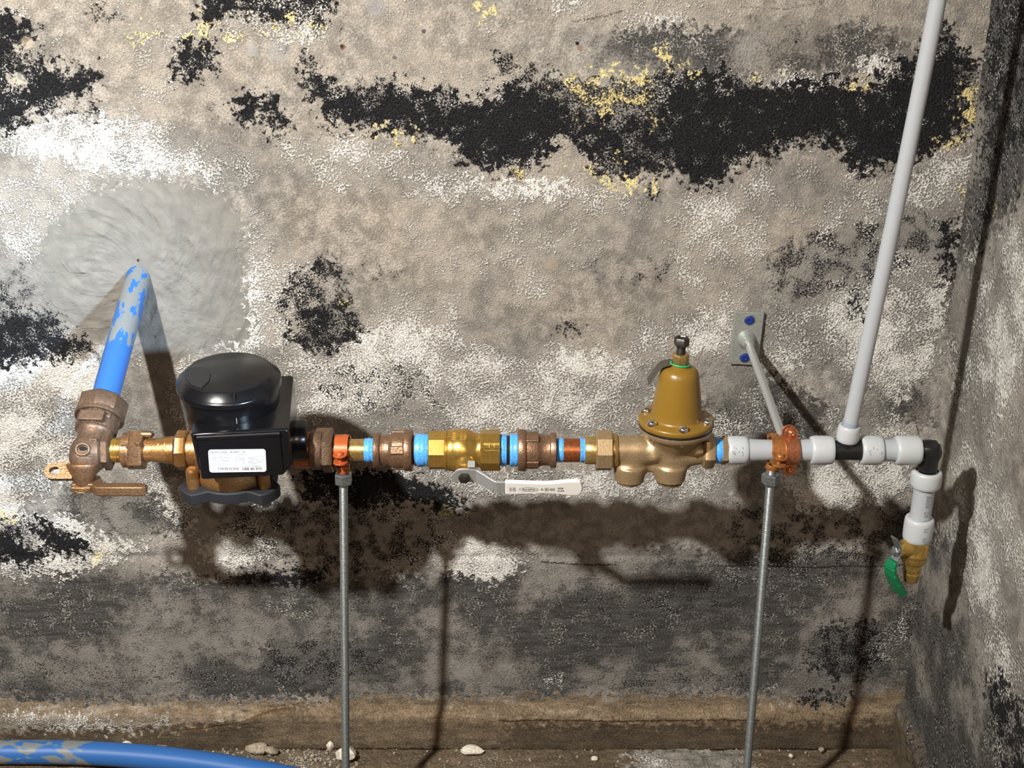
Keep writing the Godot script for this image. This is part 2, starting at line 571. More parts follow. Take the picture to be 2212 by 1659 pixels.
# Layers of matter on a flat face of masonry, drawn in millimetres along the face.
class Face:
	var w := 0
	var h := 0
	var x0 := 0.0
	var top := 0.0
	var ppm := 1.0            # texels per metre
	var lay := {}
	var full := {}
	var g1: PackedByteArray
	var g2: PackedByteArray
	var big: PackedByteArray
	var mid: PackedByteArray
	var wx: PackedByteArray
	var wy: PackedByteArray
	var even := {}            # for each noise, the share of texels below each of its 256 values

	func _init(left: float, right: float, low: float, high: float, texels: int, sd: int, mk: Callable, grain := 1.0) -> void:
		w = texels
		x0 = left
		top = high
		ppm = w / (right - left)
		h = int((high - low) * ppm)
		for n in ["T", "D", "B", "W", "K", "Y", "C"]:
			lay[n] = Image.create(int(w / 4.0), int(h / 4.0), false, Image.FORMAT_L8)
		var s := 1678.0 / ppm
		g1 = mk.call(0.175 * s * grain, 3, sd, 0.75).get_image(w, h).get_data()
		g2 = mk.call(0.2 * s * grain, 3, sd + 1, 0.75).get_image(w, h).get_data()
		big = mk.call(0.004 * s, 4, sd + 2, 0.55).get_image(w, h).get_data()
		mid = mk.call(0.022 * s, 3, sd + 3, 0.6).get_image(w, h).get_data()
		wx = mk.call(0.045 * s, 4, sd + 4, 0.65).get_image(w, h).get_data()
		wy = mk.call(0.045 * s, 4, sd + 5, 0.65).get_image(w, h).get_data()
		even = {"a": spread(g1), "b": spread(g2), "big": spread(big), "mid": spread(mid)}

	func spread(d: PackedByteArray) -> PackedFloat32Array:
		var hist := PackedInt32Array()
		hist.resize(256)
		for i in range(0, d.size(), 11):
			hist[d[i]] += 1
		var out := PackedFloat32Array()
		var run := 0.0
		var total := ceilf(d.size() / 11.0)
		for k in 256:
			out.append((run + hist[k] * 0.5) / total)
			run += hist[k]
		return out

	func s(n: String, val: float, mm: Array) -> void:
		var im: Image = lay[n]
		var pts := PackedVector2Array()
		var lo := 1e9
		var hi := -1e9
		for i in range(0, mm.size(), 2):
			var q := Vector2((mm[i] * 0.001 - x0) * ppm, (top - mm[i + 1] * 0.001) * ppm) * 0.25
			pts.append(q)
			lo = minf(lo, q.y)
			hi = maxf(hi, q.y)
		for y in range(maxi(0, int(lo)), mini(im.get_height(), int(hi) + 1)):
			var xs: Array[float] = []
			for i in pts.size():
				var a := pts[i]
				var b := pts[(i + 1) % pts.size()]
				if (a.y <= y + 0.5) != (b.y <= y + 0.5):
					xs.append(a.x + (y + 0.5 - a.y) / (b.y - a.y) * (b.x - a.x))
			xs.sort()
			for i in range(0, xs.size() - 1, 2):
				var xa := maxi(0, int(round(xs[i])))
				var xb := mini(im.get_width(), int(round(xs[i + 1])))
				if xb > xa:
					im.fill_rect(Rect2i(xa, y, xb - xa, 1), Color(val, val, val))

	func soften() -> void:
		for n in lay:
			var im: Image = lay[n]
			var f := 2 if n == "C" else 4
			im.resize(int(im.get_width() / 2.0), int(im.get_height() / 2.0), Image.INTERPOLATE_BILINEAR)
			if f == 4:
				im.resize(int(im.get_width() / 2.0), int(im.get_height() / 2.0), Image.INTERPOLATE_BILINEAR)
			im.resize(w, h, Image.INTERPOLATE_CUBIC)
			full[n] = im.get_data()

	func rows(from: int, to: int) -> Array:
		var col := PackedByteArray()
		var hei := PackedByteArray()
		col.resize((to - from) * w * 3)
		hei.resize((to - from) * w)
		var T: PackedByteArray = full["T"]
		var D: PackedByteArray = full["D"]
		var B: PackedByteArray = full["B"]
		var W: PackedByteArray = full["W"]
		var K: PackedByteArray = full["K"]
		var Y: PackedByteArray = full["Y"]
		var C: PackedByteArray = full["C"]
		var sweep := FastNoiseLite.new()
		sweep.frequency = 0.02
		sweep.fractal_octaves = 4
		sweep.seed = 40
		var ea: PackedFloat32Array = even["a"]
		var eb: PackedFloat32Array = even["b"]
		var en: PackedFloat32Array = even["big"]
		var em: PackedFloat32Array = even["mid"]
		var o := 0
		var grey := Vector3(146, 142, 136)
		var tan := Vector3(145, 137, 127)
		var dark := Vector3(58, 57, 56)
		var pit := Vector3(90, 88, 85)
		var brown := Vector3(87, 76, 62)
		var lime := Vector3(219, 217, 212)
		var mould := Vector3(27, 27, 29)
		var yellow := Vector3(226, 208, 146)
		var mortar := Vector3(121, 118, 112)
		for y in range(from, to):
			for x in w:
				var i := y * w + x
				var mx := clampi(x + int((wx[i] - 128) * 0.26), 0, w - 1)
				var my := clampi(y + int((wy[i] - 128) * 0.26), 0, h - 1)
				var j := my * w + mx
				var a := ea[g1[i]]
				var b := eb[g2[i]]
				var nb := en[big[i]]
				var nm := em[mid[i]]
				var c := grey.lerp(tan, clampf(T[j] / 255.0 + (nb - 0.5) * 0.6, 0.0, 1.0)) * (0.72 + 0.22 * nm + 0.24 * a)
				var d := D[j] / 255.0
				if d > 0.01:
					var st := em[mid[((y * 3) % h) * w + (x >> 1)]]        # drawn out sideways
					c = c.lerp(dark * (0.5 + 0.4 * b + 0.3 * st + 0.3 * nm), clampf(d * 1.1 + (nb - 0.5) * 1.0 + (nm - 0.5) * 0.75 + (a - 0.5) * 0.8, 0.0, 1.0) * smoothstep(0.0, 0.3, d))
				var br := B[j] / 255.0
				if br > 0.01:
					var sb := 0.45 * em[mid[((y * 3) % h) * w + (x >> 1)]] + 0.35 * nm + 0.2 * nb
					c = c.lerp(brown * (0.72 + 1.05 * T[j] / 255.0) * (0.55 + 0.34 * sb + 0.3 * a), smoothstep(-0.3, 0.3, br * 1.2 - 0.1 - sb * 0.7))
				var ht := 0.36 + 0.11 * (a - 0.5) + 0.16 * (b - 0.5) + 0.08 * (nm - 0.5)
				var kv := K[j] / 255.0
				var wv := maxf(maxf(W[j] / 255.0, 0.28 * (1.0 - br) * (1.0 - 0.45 * d)), kv * 0.8)
				if wv > 0.01:
					c = c.lerp(pit * (0.75 + 0.4 * nm), clampf((wv - 0.24) * 2.0, 0.0, 0.85) * (1.0 - 0.35 * T[j] / 255.0))
					var wf := smoothstep(-0.08, 0.1, minf(wv, 0.86) * 1.12 - 0.18 - (a * 0.52 + b * 0.26 + nm * 0.22) + (nb - 0.5) * 0.45)
					c = c.lerp(lime * (0.72 + 0.32 * b), wf)
					ht += wf * (0.12 + 0.3 * (1.0 - a))
				if kv > 0.01:
					var kf := smoothstep(-0.07, 0.09, kv * 1.05 - 0.09 - (b * 0.58 + nm * 0.42) + (nb - 0.5) * 0.1)
					c = c.lerp(mould * (0.55 + 0.8 * a), kf)
					ht += kf * 0.16 * (b - 0.3)
				var yv := Y[j] / 255.0
				if yv > 0.01:
					c = c.lerp(yellow * (0.82 + 0.25 * b), smoothstep(-0.08, 0.1, yv * 1.05 - 0.05 - (nm * 0.6 + a * 0.4)) * 0.85)
				var cm := C[j] / 255.0
				if cm > 0.02:
					var wp := Vector2(x - (x0 + 0.428) * -ppm, y - (top - 0.66) * ppm)
					var st := sweep.get_noise_2d(wp.length() * 1.05 + 110.0 * sin(wp.angle() + 0.8) + 0.3 * wp.x, wp.angle() * 50.0 + 0.2 * wp.y)
					var m2 := smoothstep(0.3, 0.62, cm + (a - 0.5) * 0.3)
					st *= smoothstep(20.0, 90.0, wp.length())
					c = c.lerp(mortar * (0.93 + 0.08 * nm + 0.05 * st), m2)
					ht = lerpf(ht, 0.45 + 0.36 * st + 0.1 * smoothstep(0.05, 0.0, absf(st - 0.1)) + 0.05 * (a - 0.5), m2)
				col[o * 3] = clampi(int(c.x), 0, 255)
				col[o * 3 + 1] = clampi(int(c.y), 0, 255)
				col[o * 3 + 2] = clampi(int(c.z), 0, 255)
				hei[o] = clampi(int(ht * 255.0), 0, 255)
				o += 1
		return [col, hei]

	var col := PackedByteArray()
	var hei := PackedByteArray()

	func paint() -> void:
		soften()
		var ths: Array[Thread] = []
		for k in 8:
			var t := Thread.new()
			t.start(rows.bind(int(h * k / 8.0), int(h * (k + 1) / 8.0)))
			ths.append(t)
		for t in ths:
			var r: Array = t.wait_to_finish()
			col.append_array(r[0])
			hei.append_array(r[1])

	func dab(x: float, y: float, r: float, c: Color, amount: float, dig: float, rg: RandomNumberGenerator) -> void:
		var cx := (x - x0) * ppm
		var cy := (top - y) * ppm
		var rr := r * ppm
		for v in range(maxi(0, int(cy - rr - 1)), mini(h, int(cy + rr + 2))):
			for u in range(maxi(0, int(cx - rr - 1)), mini(w, int(cx + rr + 2))):
				var d := Vector2(u - cx, v - cy).length() / rr + rg.randf() * 0.25
				var k := amount * (1.0 - smoothstep(0.75, 1.1, d))
				if k > 0.0:
					var i := v * w + u
					col[i * 3] = int(lerpf(col[i * 3], c.r8, k))
					col[i * 3 + 1] = int(lerpf(col[i * 3 + 1], c.g8, k))
					col[i * 3 + 2] = int(lerpf(col[i * 3 + 2], c.b8, k))
					hei[i] = int(lerpf(hei[i], dig * 255.0, k))

	func crack(mm: Array, r: float, c: Color, amount: float, rg: RandomNumberGenerator) -> void:
		for i in range(0, mm.size() - 2, 2):
			var a := Vector2(mm[i], mm[i + 1]) * 0.001
			var b := Vector2(mm[i + 2], mm[i + 3]) * 0.001
			var n := int(a.distance_to(b) / 0.0012) + 1
			for k in n:
				if rg.randf() < 0.85:
					var q := a.lerp(b, float(k) / n) + Vector2(rg.randf_range(-0.0006, 0.0006), rg.randf_range(-0.0009, 0.0009))
					dab(q.x, q.y, r * rg.randf_range(0.6, 1.2), c, amount, 0.1, rg)

	func material(called: String, relief: float) -> StandardMaterial3D:
		var m := StandardMaterial3D.new()
		m.resource_name = called
		m.albedo_texture = ImageTexture.create_from_image(Image.create_from_data(w, h, false, Image.FORMAT_RGB8, col))
		m.heightmap_enabled = true
		m.heightmap_texture = ImageTexture.create_from_image(Image.create_from_data(w, h, false, Image.FORMAT_L8, hei))
		m.heightmap_scale = relief
		m.roughness = 0.92
		m.metallic_specular = 0.3
		return m

	func uv(x: float, y: float) -> Vector2:
		return Vector2((x - x0) * ppm / w, (top - y) * ppm / h)


func pong(t: float, lo: float, hi: float) -> float:
	return lo + pingpong(t - lo, hi - lo)


func room() -> void:
	# the back wall
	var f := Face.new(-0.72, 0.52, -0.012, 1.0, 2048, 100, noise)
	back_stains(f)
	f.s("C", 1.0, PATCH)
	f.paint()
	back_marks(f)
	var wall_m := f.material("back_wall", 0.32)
	var low := noise(9.0, 3, 60)
	var mid := noise(42.0, 2, 61)
	var depth := func(x: float, y: float) -> float:
		var z := 0.0018 * low.get_noise_2d(x, y) + 0.0007 * mid.get_noise_2d(x, y)
		var foot := 0.062 + 0.006 * low.get_noise_2d(x * 0.6, 3.0)
		z += 0.009 * smoothstep(foot, foot - 0.018, y) + 0.004 * smoothstep(0.03, 0.0, y)
		z -= 0.0022 * exp(-pow((y - (0.285 + 0.003 * mid.get_noise_2d(x * 0.5, 9.0))) / 0.0035, 2.0))
		return z
	var xs: Array[float] = []
	var ys: Array[float] = []
	for i in 311:
		xs.append(-0.72 + 1.24 * i / 310.0)
	for i in 254:
		ys.append(-0.012 + 1.012 * i / 253.0)
	structure("wall_back", sheet(xs, ys, f, func(x, y): return Vector3(x, y, depth.call(x, y))), wall_m)
	var wb: MeshInstance3D = get_node("wall_back")
	# the same wall goes on past the frame
	for q in [[-1.96, -0.72, -0.012, 1.0], [-1.96, -0.72, 1.0, 2.012], [-0.72, 0.52, 1.0, 2.012]]:
		xs.clear()
		ys.clear()
		for i in 41:
			xs.append(lerpf(q[0], q[1], i / 40.0))
			ys.append(lerpf(q[2], q[3], i / 40.0))
		part(wb, "wall_stretch", sheet(xs, ys, f, func(x, y): return Vector3(x, y, depth.call(x, y))), wall_m)
	var core := MB.new()
	core.box(at(-0.6, 1.1, -0.075), Vector3(2.9, 2.5, 0.12), 0.002)
	part(wb, "wall_core", core, M.plaster_plain)

	# fresh mortar trowelled round the pipe
	var pc := Vector2(-0.435, 0.66)
	var outline := PackedVector2Array()
	for i in range(0, PATCH.size(), 2):
		outline.append(Vector2(PATCH[i], PATCH[i + 1]) * 0.001)
	var na := 180
	var nr := 44
	var edge: Array[float] = []
	for k in na:
		var dir := Vector2.from_angle(TAU * k / na)
		var best := 0.05
		for i in outline.size():
			var hit: Variant = Geometry2D.segment_intersects_segment(pc, pc + dir, outline[i], outline[(i + 1) % outline.size()])
			if hit != null:
				best = pc.distance_to(hit)
		edge.append(best + 0.004 * mid.get_noise_2d(dir.x * 0.3, dir.y * 0.3) - 0.003)
	var sw := noise(1.0, 3, 71, 0.55)
	var place := func(k: int, r: int) -> Vector3:
		var rho := float(r) / nr
		var dir := Vector2.from_angle(TAU * k / na)
		var q := pc + dir * edge[k % na] * rho
		var rr := edge[k % na] * rho
		var rise := 0.0045 * (1.0 - pow(rho, 4.0)) - 0.0004
		rise += 0.0022 * smoothstep(0.015, 0.055, rr) * (1.0 - pow(rho, 6.0)) * sw.get_noise_2d(rr * 60.0 + 2.5 * sin(TAU * k / na + 0.6) + q.x * 25.0, 1.6 * sin(TAU * k / na + 0.4) + q.y * 14.0)
		return Vector3(q.x, q.y, depth.call(q.x, q.y) + rise)
	var pm := MB.new()
	for r in nr + 1:
		for k in na + 1:
			var q: Vector3 = place.call(k, r)
			var e1: Vector3 = place.call(k + 1, maxi(r, 1)) - place.call(k - 1 + na, maxi(r, 1))
			var e2: Vector3 = place.call(k, mini(r + 1, nr)) - place.call(k, maxi(r - 1, 0))
			var nn := e2.cross(e1).normalized()
			pm.v.append(q)
			pm.n.append(nn if nn.z > 0.0 else -nn)
			pm.uv.append(f.uv(q.x, q.y))
	for r in nr:
		for k in na:
			var i := r * (na + 1) + k
			pm.idx.append_array([i, i + na + 1, i + na + 2, i, i + na + 2, i + 1])
	fix_winding(pm)
	part(wb, "mortar_patch", pm, wall_m, "smooth grey patch of fresh mortar with round trowel sweeps")

	# the right wall, its lower edge thickened by a skirt of mortar
	var g := Face.new(0.0, 0.62, -0.012, 1.0, 640, 200, noise, 0.75)
	right_stains(g)
	g.paint()
	var right_m := g.material("right_wall", 0.4)
	var rdepth := func(z: float, y: float) -> float:
		var x := 0.514 - 0.002 * low.get_noise_2d(z + 7.0, y) - 0.001 * mid.get_noise_2d(z + 7.0, y)
		return x - 0.011 * smoothstep(0.074, 0.056, y) - 0.006 * smoothstep(0.05, 0.0, z) * smoothstep(0.3, 0.75, y)
	xs.clear()
	ys.clear()
	for i in 125:
		xs.append(0.62 * i / 124.0 - 0.004)
	for i in 204:
		ys.append(-0.012 + 1.012 * i / 203.0)
	var wr := structure("wall_right", sheet(xs, ys, g, func(z, y): return Vector3(rdepth.call(z, y), y, z), Vector3(-1, 0, 0)), right_m)
	for q in [[0.612, 1.86, -0.012, 1.0], [-0.004, 0.612, 1.0, 2.012], [0.612, 1.86, 1.0, 2.012], [1.86, 3.0, -0.012, 1.0], [1.86, 3.0, 1.0, 2.012]]:
		xs.clear()
		ys.clear()
		for i in 31:
			xs.append(lerpf(q[0], q[1], i / 30.0))
			ys.append(lerpf(q[2], q[3], i / 30.0))
		part(wr, "wall_stretch", sheet(xs, ys, g, func(z, y): return Vector3(rdepth.call(z, y), y, z), Vector3(-1, 0, 0)), right_m)
	core = MB.new()
	core.box(at(0.585, 1.1, 1.45), Vector3(0.12, 2.5, 3.2), 0.002)
	part(wr, "wall_core", core, M.plaster_plain)

	# the floor
	var fl := Face.new(-0.75, 0.54, -0.3, 0.02, 1290, 300, noise, 0.7)    # drawn with -z as its height
	floor_stains(fl)
	fl.paint()
	var floor_m := fl.material("earth_floor", 0.5)
	xs.clear()
	ys.clear()
	for i in 259:
		xs.append(-0.75 + 1.29 * i / 258.0)
	for i in 65:
		ys.append(-0.3 + 0.32 * i / 64.0)
	var fdepth := func(x: float, z: float) -> float:
		return 0.003 * low.get_noise_2d(x, z + 20.0) + 0.0022 * mid.get_noise_2d(x * 1.3, z * 1.3 + 5.0)
	var fo := structure("floor", sheet(xs, ys, fl, func(x, t): return Vector3(x, fdepth.call(x, -t), -t), Vector3(0, 1, 0)), floor_m)
	for q in [[-2.04, -0.75, -0.3, 0.02], [-2.04, -0.75, -1.65, -0.3], [-0.75, 0.54, -1.65, -0.3], [-2.04, -0.75, -3.0, -1.65], [-0.75, 0.54, -3.0, -1.65]]:
		xs.clear()
		ys.clear()
		for i in 31:
			xs.append(lerpf(q[0], q[1], i / 30.0))
			ys.append(lerpf(q[2], q[3], i / 30.0))
		part(fo, "floor_stretch", sheet(xs, ys, fl, func(x, t): return Vector3(x, fdepth.call(x, -t), -t), Vector3(0, 1, 0)), floor_m)
	core = MB.new()
	core.box(at(-0.7, -0.08, 1.45), Vector3(2.9, 0.12, 3.2), 0.002)
	part(fo, "floor_core", core, M.plaster_plain)

	# the rest of the cellar, behind and beside the camera
	var b := MB.new()
	b.box(at(-0.7, 2.06, 1.45), Vector3(2.9, 0.12, 3.3), 0.002)
	structure("ceiling", b, M.plaster_plain)
	b = MB.new()
	b.box(at(-1.98, 1.0, 1.45), Vector3(0.12, 2.3, 3.3), 0.002)
	structure("wall_left", b, M.plaster_plain)
	b = MB.new()
	b.box(at(-0.7, 1.0, 3.03), Vector3(2.9, 2.3, 0.12), 0.002)
	structure("wall_rear", b, M.plaster_plain)


func fix_winding(m: MB) -> void:
	for k in range(0, m.idx.size(), 3):
		var a := m.idx[k]
		var b := m.idx[k + 1]
		var c := m.idx[k + 2]
		if (m.v[b] - m.v[a]).cross(m.v[c] - m.v[a]).dot(m.n[a] + m.n[b] + m.n[c]) > 0.0:
			m.idx[k + 1] = c
			m.idx[k + 2] = b


# a sheet over a grid; where(u, v) gives its points, and the stains repeat mirrored past the face's own size
func sheet(us: Array[float], vs: Array[float], f: Face, where: Callable, facing := Vector3(0, 0, 1)) -> MB:
	var m := MB.new()
	var nu := us.size()
	var right := f.x0 + f.w / f.ppm
	var low := f.top - f.h / f.ppm
	for v in vs:
		for u in us:
			m.v.append(where.call(u, v))
			m.uv.append(f.uv(pong(u, f.x0, right), pong(v, low, f.top)))
	m.n.resize(m.v.size())
	for j in vs.size():
		for i in nu:
			var k := j * nu + i
			var du := m.v[j * nu + mini(i + 1, nu - 1)] - m.v[j * nu + maxi(i - 1, 0)]
			var dv := m.v[mini(j + 1, vs.size() - 1) * nu + i] - m.v[maxi(j - 1, 0) * nu + i]
			var q := du.cross(dv).normalized()
			m.n[k] = q if q.dot(facing) > 0.0 else -q
	for j in vs.size() - 1:
		for i in nu - 1:
			var k := j * nu + i
			m.idx.append_array([k, k + nu, k + nu + 1, k, k + nu + 1, k + 1])
	fix_winding(m)
	return m


func lamps() -> void:
	# a small LED work light on a stand, left of the camera
	lamp("work_light", "small LED work light on a thin stand left of the camera", Vector3(-0.75, 1.66, 1.3), Vector3(-0.3, 0.45, 0.0), 0.03, Color(1.0, 0.985, 0.955), 5.6, 52.0, 1.0)
	# a pocket torch clamped to a second stand, pointed at the inlet
	lamp("pocket_torch", "cool white torch clamped on a thin stand right of the camera", Vector3(0.34, 0.94, 1.0), Vector3(-0.66, 0.6, 0.0), 0.03, Color(0.8, 0.9, 1.0), 2.9, 14.0, 1.0)
	# added warm bulb, unseen behind the camera, put in to fill the shadows
	var t := thing("added_fill_bulb", "added warm fill bulb under the ceiling behind the camera", "lamp", Vector3(0.0, 2.0, 2.5))
	var b := MB.new()
	b.lathe(Transform3D(), v2([0, -150, 12, -148, 24, -140, 30, -124, 29, -110, 20, -94, 14, -84, 14, -80, 0, -80]), 28)
	var g := StandardMaterial3D.new()
	g.resource_name = "fill_bulb_glass"
	g.albedo_color = Color(0.9, 0.88, 0.84)
	g.emission_enabled = true
	g.emission = Color(1.0, 0.88, 0.77)
	g.emission_energy_multiplier = 5.0
	part(t, "bulb", b, g)
	b = MB.new()
	b.lathe(Transform3D(), v2([0, -84, 17, -84, 19, -60, 26, -20, 30, 0, 0, 0]), 24)
	part(t, "socket", b, M.lamp_black)
	var l := OmniLight3D.new()
	l.name = "light"
	l.position = Vector3(0, -0.12, 0)
	l.light_color = Color(1.0, 0.88, 0.77)
	l.light_energy = 0.6
	l.light_size = 0.03
	l.omni_range = 8.0
	l.omni_attenuation = 2.0
	l.shadow_enabled = true
	t.add_child(l)


func lamp(called: String, label: String, p: Vector3, aim: Vector3, r: float, c: Color, energy: float, cone: float, soft: float) -> void:
	var t := thing(called, label, "lamp", Vector3(p.x, 0, p.z))
	var y := p.y
	var dir := (aim - p).normalized()
	var b := MB.new()
	b.lathe(along(dir, Vector3(0, y, 0) - dir * 0.062), [Vector2(0, 0), Vector2(r * 0.9, 0), Vector2(r * 1.1, 0.01), Vector2(r * 1.3, 0.05), Vector2(r * 1.3, 0.056), Vector2(r * 1.05, 0.056), Vector2(r * 1.05, 0.05)])
	part(t, "lamp_head", b, M.lamp_black)
	b = MB.new()
	b.lathe(along(dir, Vector3(0, y, 0) - dir * 0.0135), [Vector2(0, 0), Vector2(r * 1.04, 0), Vector2(r * 1.04, 0.003), Vector2(r * 0.9, 0.0045), Vector2(0, 0.005)])
	var g := StandardMaterial3D.new()
	g.resource_name = called + "_lens"
	g.albedo_color = Color(0.9, 0.9, 0.9)
	g.emission_enabled = true
	g.emission = c
	g.emission_energy_multiplier = 6.0
	part(t, "lens", b, g)
	b = MB.new()
	var back := Vector3(0, y, 0) - dir * 0.045
	b.tube([Vector3(back.x, 0.25, back.z + 0.03), Vector3(back.x, y - 0.02, back.z + 0.03), back], 0.006, 12)
	part(t, "pole", b, M.lamp_black)
	for k in 3:
		var a := TAU * k / 3.0 + 0.5
		b = MB.new()
		b.tube([Vector3(back.x, 0.3, back.z + 0.03), Vector3(back.x + cos(a) * 0.16, 0.006, back.z + 0.03 + sin(a) * 0.16)], 0.005, 10)
		part(t, "leg", b, M.lamp_black)
	var l := SpotLight3D.new()
	l.name = "light"
	l.position = Vector3(0, y, 0)
	l.basis = Basis.looking_at(dir)
	l.light_color = c
	l.light_energy = energy
	l.light_size = r
	l.spot_angle = cone
	l.spot_angle_attenuation = soft
	l.spot_range = 6.0
	l.spot_attenuation = 2.0
	l.shadow_enabled = true
	t.add_child(l)


# ---------------------------------------------------------------- inlet, angle valve, meter

func pipe_at(z: float) -> Vector3:       # axis of the blue service pipe where it is z in front of the wall
	return Vector3(-0.4276 - 0.081 * z, 0.653 - 0.64 * z, z)


func inlet_side() -> void:
	# the blue service pipe out of the wall
	var t := thing("service_pipe", "blue plastic pipe smeared with grey mortar coming out of the round mortar patch", "pipe", pipe_at(0.0))
	var o := t.position
	var b := MB.new()
	var pts := []
	for i in 30:
		var z := lerpf(-0.03, 0.147, i / 29.0)
		pts.append(pipe_at(z) - o + Vector3(0, 0.002 * sin(PI * i / 29.0), 0))
	b.tube(pts, 0.0146, 40)
	part(t, "tube", b, blue_pipe_material("blue_pipe", 0.215, 0.0, 0.16, 0.62, 5))
	# angle ball valve
	t = thing("angle_valve", "brown bronze angle valve with a lever handle at the end of the blue pipe", "valve", Vector3(-0.443, AXY, AXZ))
	o = t.position
	var d := (pipe_at(0.2) - pipe_at(0.0)).normalized()
	var xf := along(d, pipe_at(0.1415) - o, Vector3(-1, 0, 0))
	# compression nut: eight flats between two rounded shoulders
	b = MB.new()
	b.lathe(xf, v2([15, 0, 21, 0, 26.2, 3.5, 27.4, 5, 27.4, 20.5, 26.6, 22]), 8, true, 0.02)
	b.lathe(xf, v2([26, 21, 26.3, 25, 25.4, 26, 22.5, 26, 22.5, 19]), 40)
	part(t, "compression_nut", b, M.bronze_dull)
	b = MB.new()
	b.lathe(xf, v2([14.4, -2.5, 16.6, -2.2, 17.5, 0.5, 17.5, 3]), 32)
	part(t, "gasket", b, M.black_iron)
	b = MB.new()
	b.lathe(xf, v2([0, 22, 21.5, 22, 23.4, 24, 23.4, 32, 22.6, 33, 0, 33]), 8, true, 0.02)
	part(t, "neck_flats", b, M.bronze_dull)
	b = MB.new()
	var side := Vector3(0, 1, 0).slide(d).normalized()
	b.box(Transform3D(Basis(side.cross(d).normalized() * -1.0, d, side.cross(d).normalized().cross(d) * -1.0).orthonormalized(), pipe_at(0.171) - o + Vector3(0, 0.6, 0.42).slide(d).normalized() * 0.0205), Vector3(0.027, 0.013, 0.008), 0.0015)
	part(t, "wrench_flat", b, M.bronze_dull)
	var c := Cast.new()
	c.k = 0.006
	var inl := pipe_at(0.163) - o
	c.limb(inl, inl + d * 0.016, 0.0225, 0.0215, true)
	c.limb(inl + d * 0.012, Vector3(0.0, 0.0, 0.006), 0.0185, 0.0165)
	c.limb(Vector3(-0.004, 0.003, 0.010), Vector3(-0.0055, -0.001, 0.0125), 0.0165, 0.0155)
	c.limb(Vector3(-0.004, 0, 0.006), Vector3(0.014, 0, 0.002), 0.0145, 0.0145, true)
	c.limb(Vector3(0.002, 0.0, 0.003), Vector3(0.0105, 0.0, 0.003), 0.0185, 0.0185, true)
	c.limb(Vector3(-0.005, -0.002, 0.01), Vector3(-0.0045, -0.016, 0.0155), 0.0125, 0.0115)
	part(t, "valve_body", c.build(Vector3(-0.04, -0.04, -0.045), Vector3(0.04, 0.045, 0.04), 0.0013), M.bronze_dull)
	b = MB.new()
	b.lathe(along_x(0.0125), v2([0, 0, 19.5, 0, 21.5, 1.2, 21.5, 6.8, 20, 8.2, 0, 8.2]), 6, true, 0.35)
	part(t, "hex_flange", b, M.bronze_dull)
	# seal eye: a raised ring round a dark disc standing for the shade inside
	b = MB.new()
	var eye := Transform3D(Basis(Vector3(1, 0, 0), -0.5) * Basis(Vector3(0, 1, 0), 0.0), Vector3(-0.0025, 0.0125, 0.0238))
	var lp := []
	for i in 25:
		lp.append(eye * Vector3(cos(TAU * i / 24.0) * 0.0068, sin(TAU * i / 24.0) * 0.0058, -0.0005))
	b.tube(lp, 0.0017, 10, false)
	part(t, "seal_eye", b, M.bronze_dull)
	b = MB.new()
	b.lathe(Transform3D(eye.basis * Basis(Vector3(1, 0, 0), PI / 2) * Basis.from_scale(Vector3(1, 1, 0.62)), eye * Vector3(0.0005, 0.001, 0.001)), v2([0, 0, 3.8, 0, 3.2, 0.6, 0, 0.7]), 20)
	part(t, "eye_hole_shade", b, M.void_dark)
	b = MB.new()
	b.box(Transform3D(Basis(Vector3(1, 0, 0), -0.25), Vector3(0.0065, 0.0165, 0.0135)), Vector3(0.0085, 0.007, 0.004), 0.0008)
	part(t, "stop_lug", b, M.bronze_dull)
	# the lever under the body: cup, tab, arm, padlock wing
	var h := Node3D.new()
	h.name = "lever_handle"
	t.add_child(h)
	h.position = Vector3(-0.0045, -0.0085, 0.0225)
	h.set_meta("label", "bright bronze lever with a padlock wing")
	b = MB.new()
	b.lathe(Transform3D(Basis(Vector3(1, 0, 0), -0.36), Vector3(0, 0.001, 0)), v2([0, -20.5, 7, -20.5, 8.5, -19, 12, -10, 16.4, -1.5, 17, 1.0, 16.8, 2.4, 15.5, 3.0, 0, 3.0]), 40)
	part(h, "cup", b, M.bronze)
	b = MB.new()
	var flat := Basis(Vector3(1, 0, 0), PI / 2 - 0.1)       # local xy laid down, y towards the camera
	var plate := PackedVector2Array([Vector2(-0.013, -0.010), Vector2(0.012, -0.010), Vector2(0.019, 0.006), Vector2(0.0215, 0.0125), Vector2(0.0650, 0.0125), Vector2(0.0680, 0.0155), Vector2(0.0680, 0.0225), Vector2(0.0650, 0.0255), Vector2(0.018, 0.0255), Vector2(0.0135, 0.0225), Vector2(0.0105, 0.0165), Vector2(-0.010, 0.0165), Vector2(-0.0125, 0.013)])
	b.extrude(Transform3D(flat, Vector3(0, -0.0205, -0.0035)), plate, 0.0108, 0.0018)
	part(h, "arm", b, M.bronze)
	b = MB.new()
	b.box(Transform3D(Basis(Vector3(1, 0, 0), 0.1), Vector3(-0.001, -0.0205, 0.0125)), Vector3(0.0215, 0.0075, 0.0035), 0.0014)
	part(h, "badge", b, M.bronze)
	b = MB.new()
	lp.clear()
	for i in 25:
		lp.append(Vector3(-0.001 + cos(TAU * i / 24.0) * 0.0058, -0.0205 + sin(TAU * i / 24.0) * 0.0026, 0.0142))
	b.tube(lp, 0.0005, 6, false)
	b.box(at(-0.001, -0.0205, 0.0142), Vector3(0.0055, 0.0012, 0.0008), 0.0002)
	part(h, "badge_rim", b, M.bronze_bright)
	b = MB.new()
	var wf := Transform3D(Basis(Vector3(1, 0, 0), -0.85), Vector3(-0.0015, -0.004, 0.003))
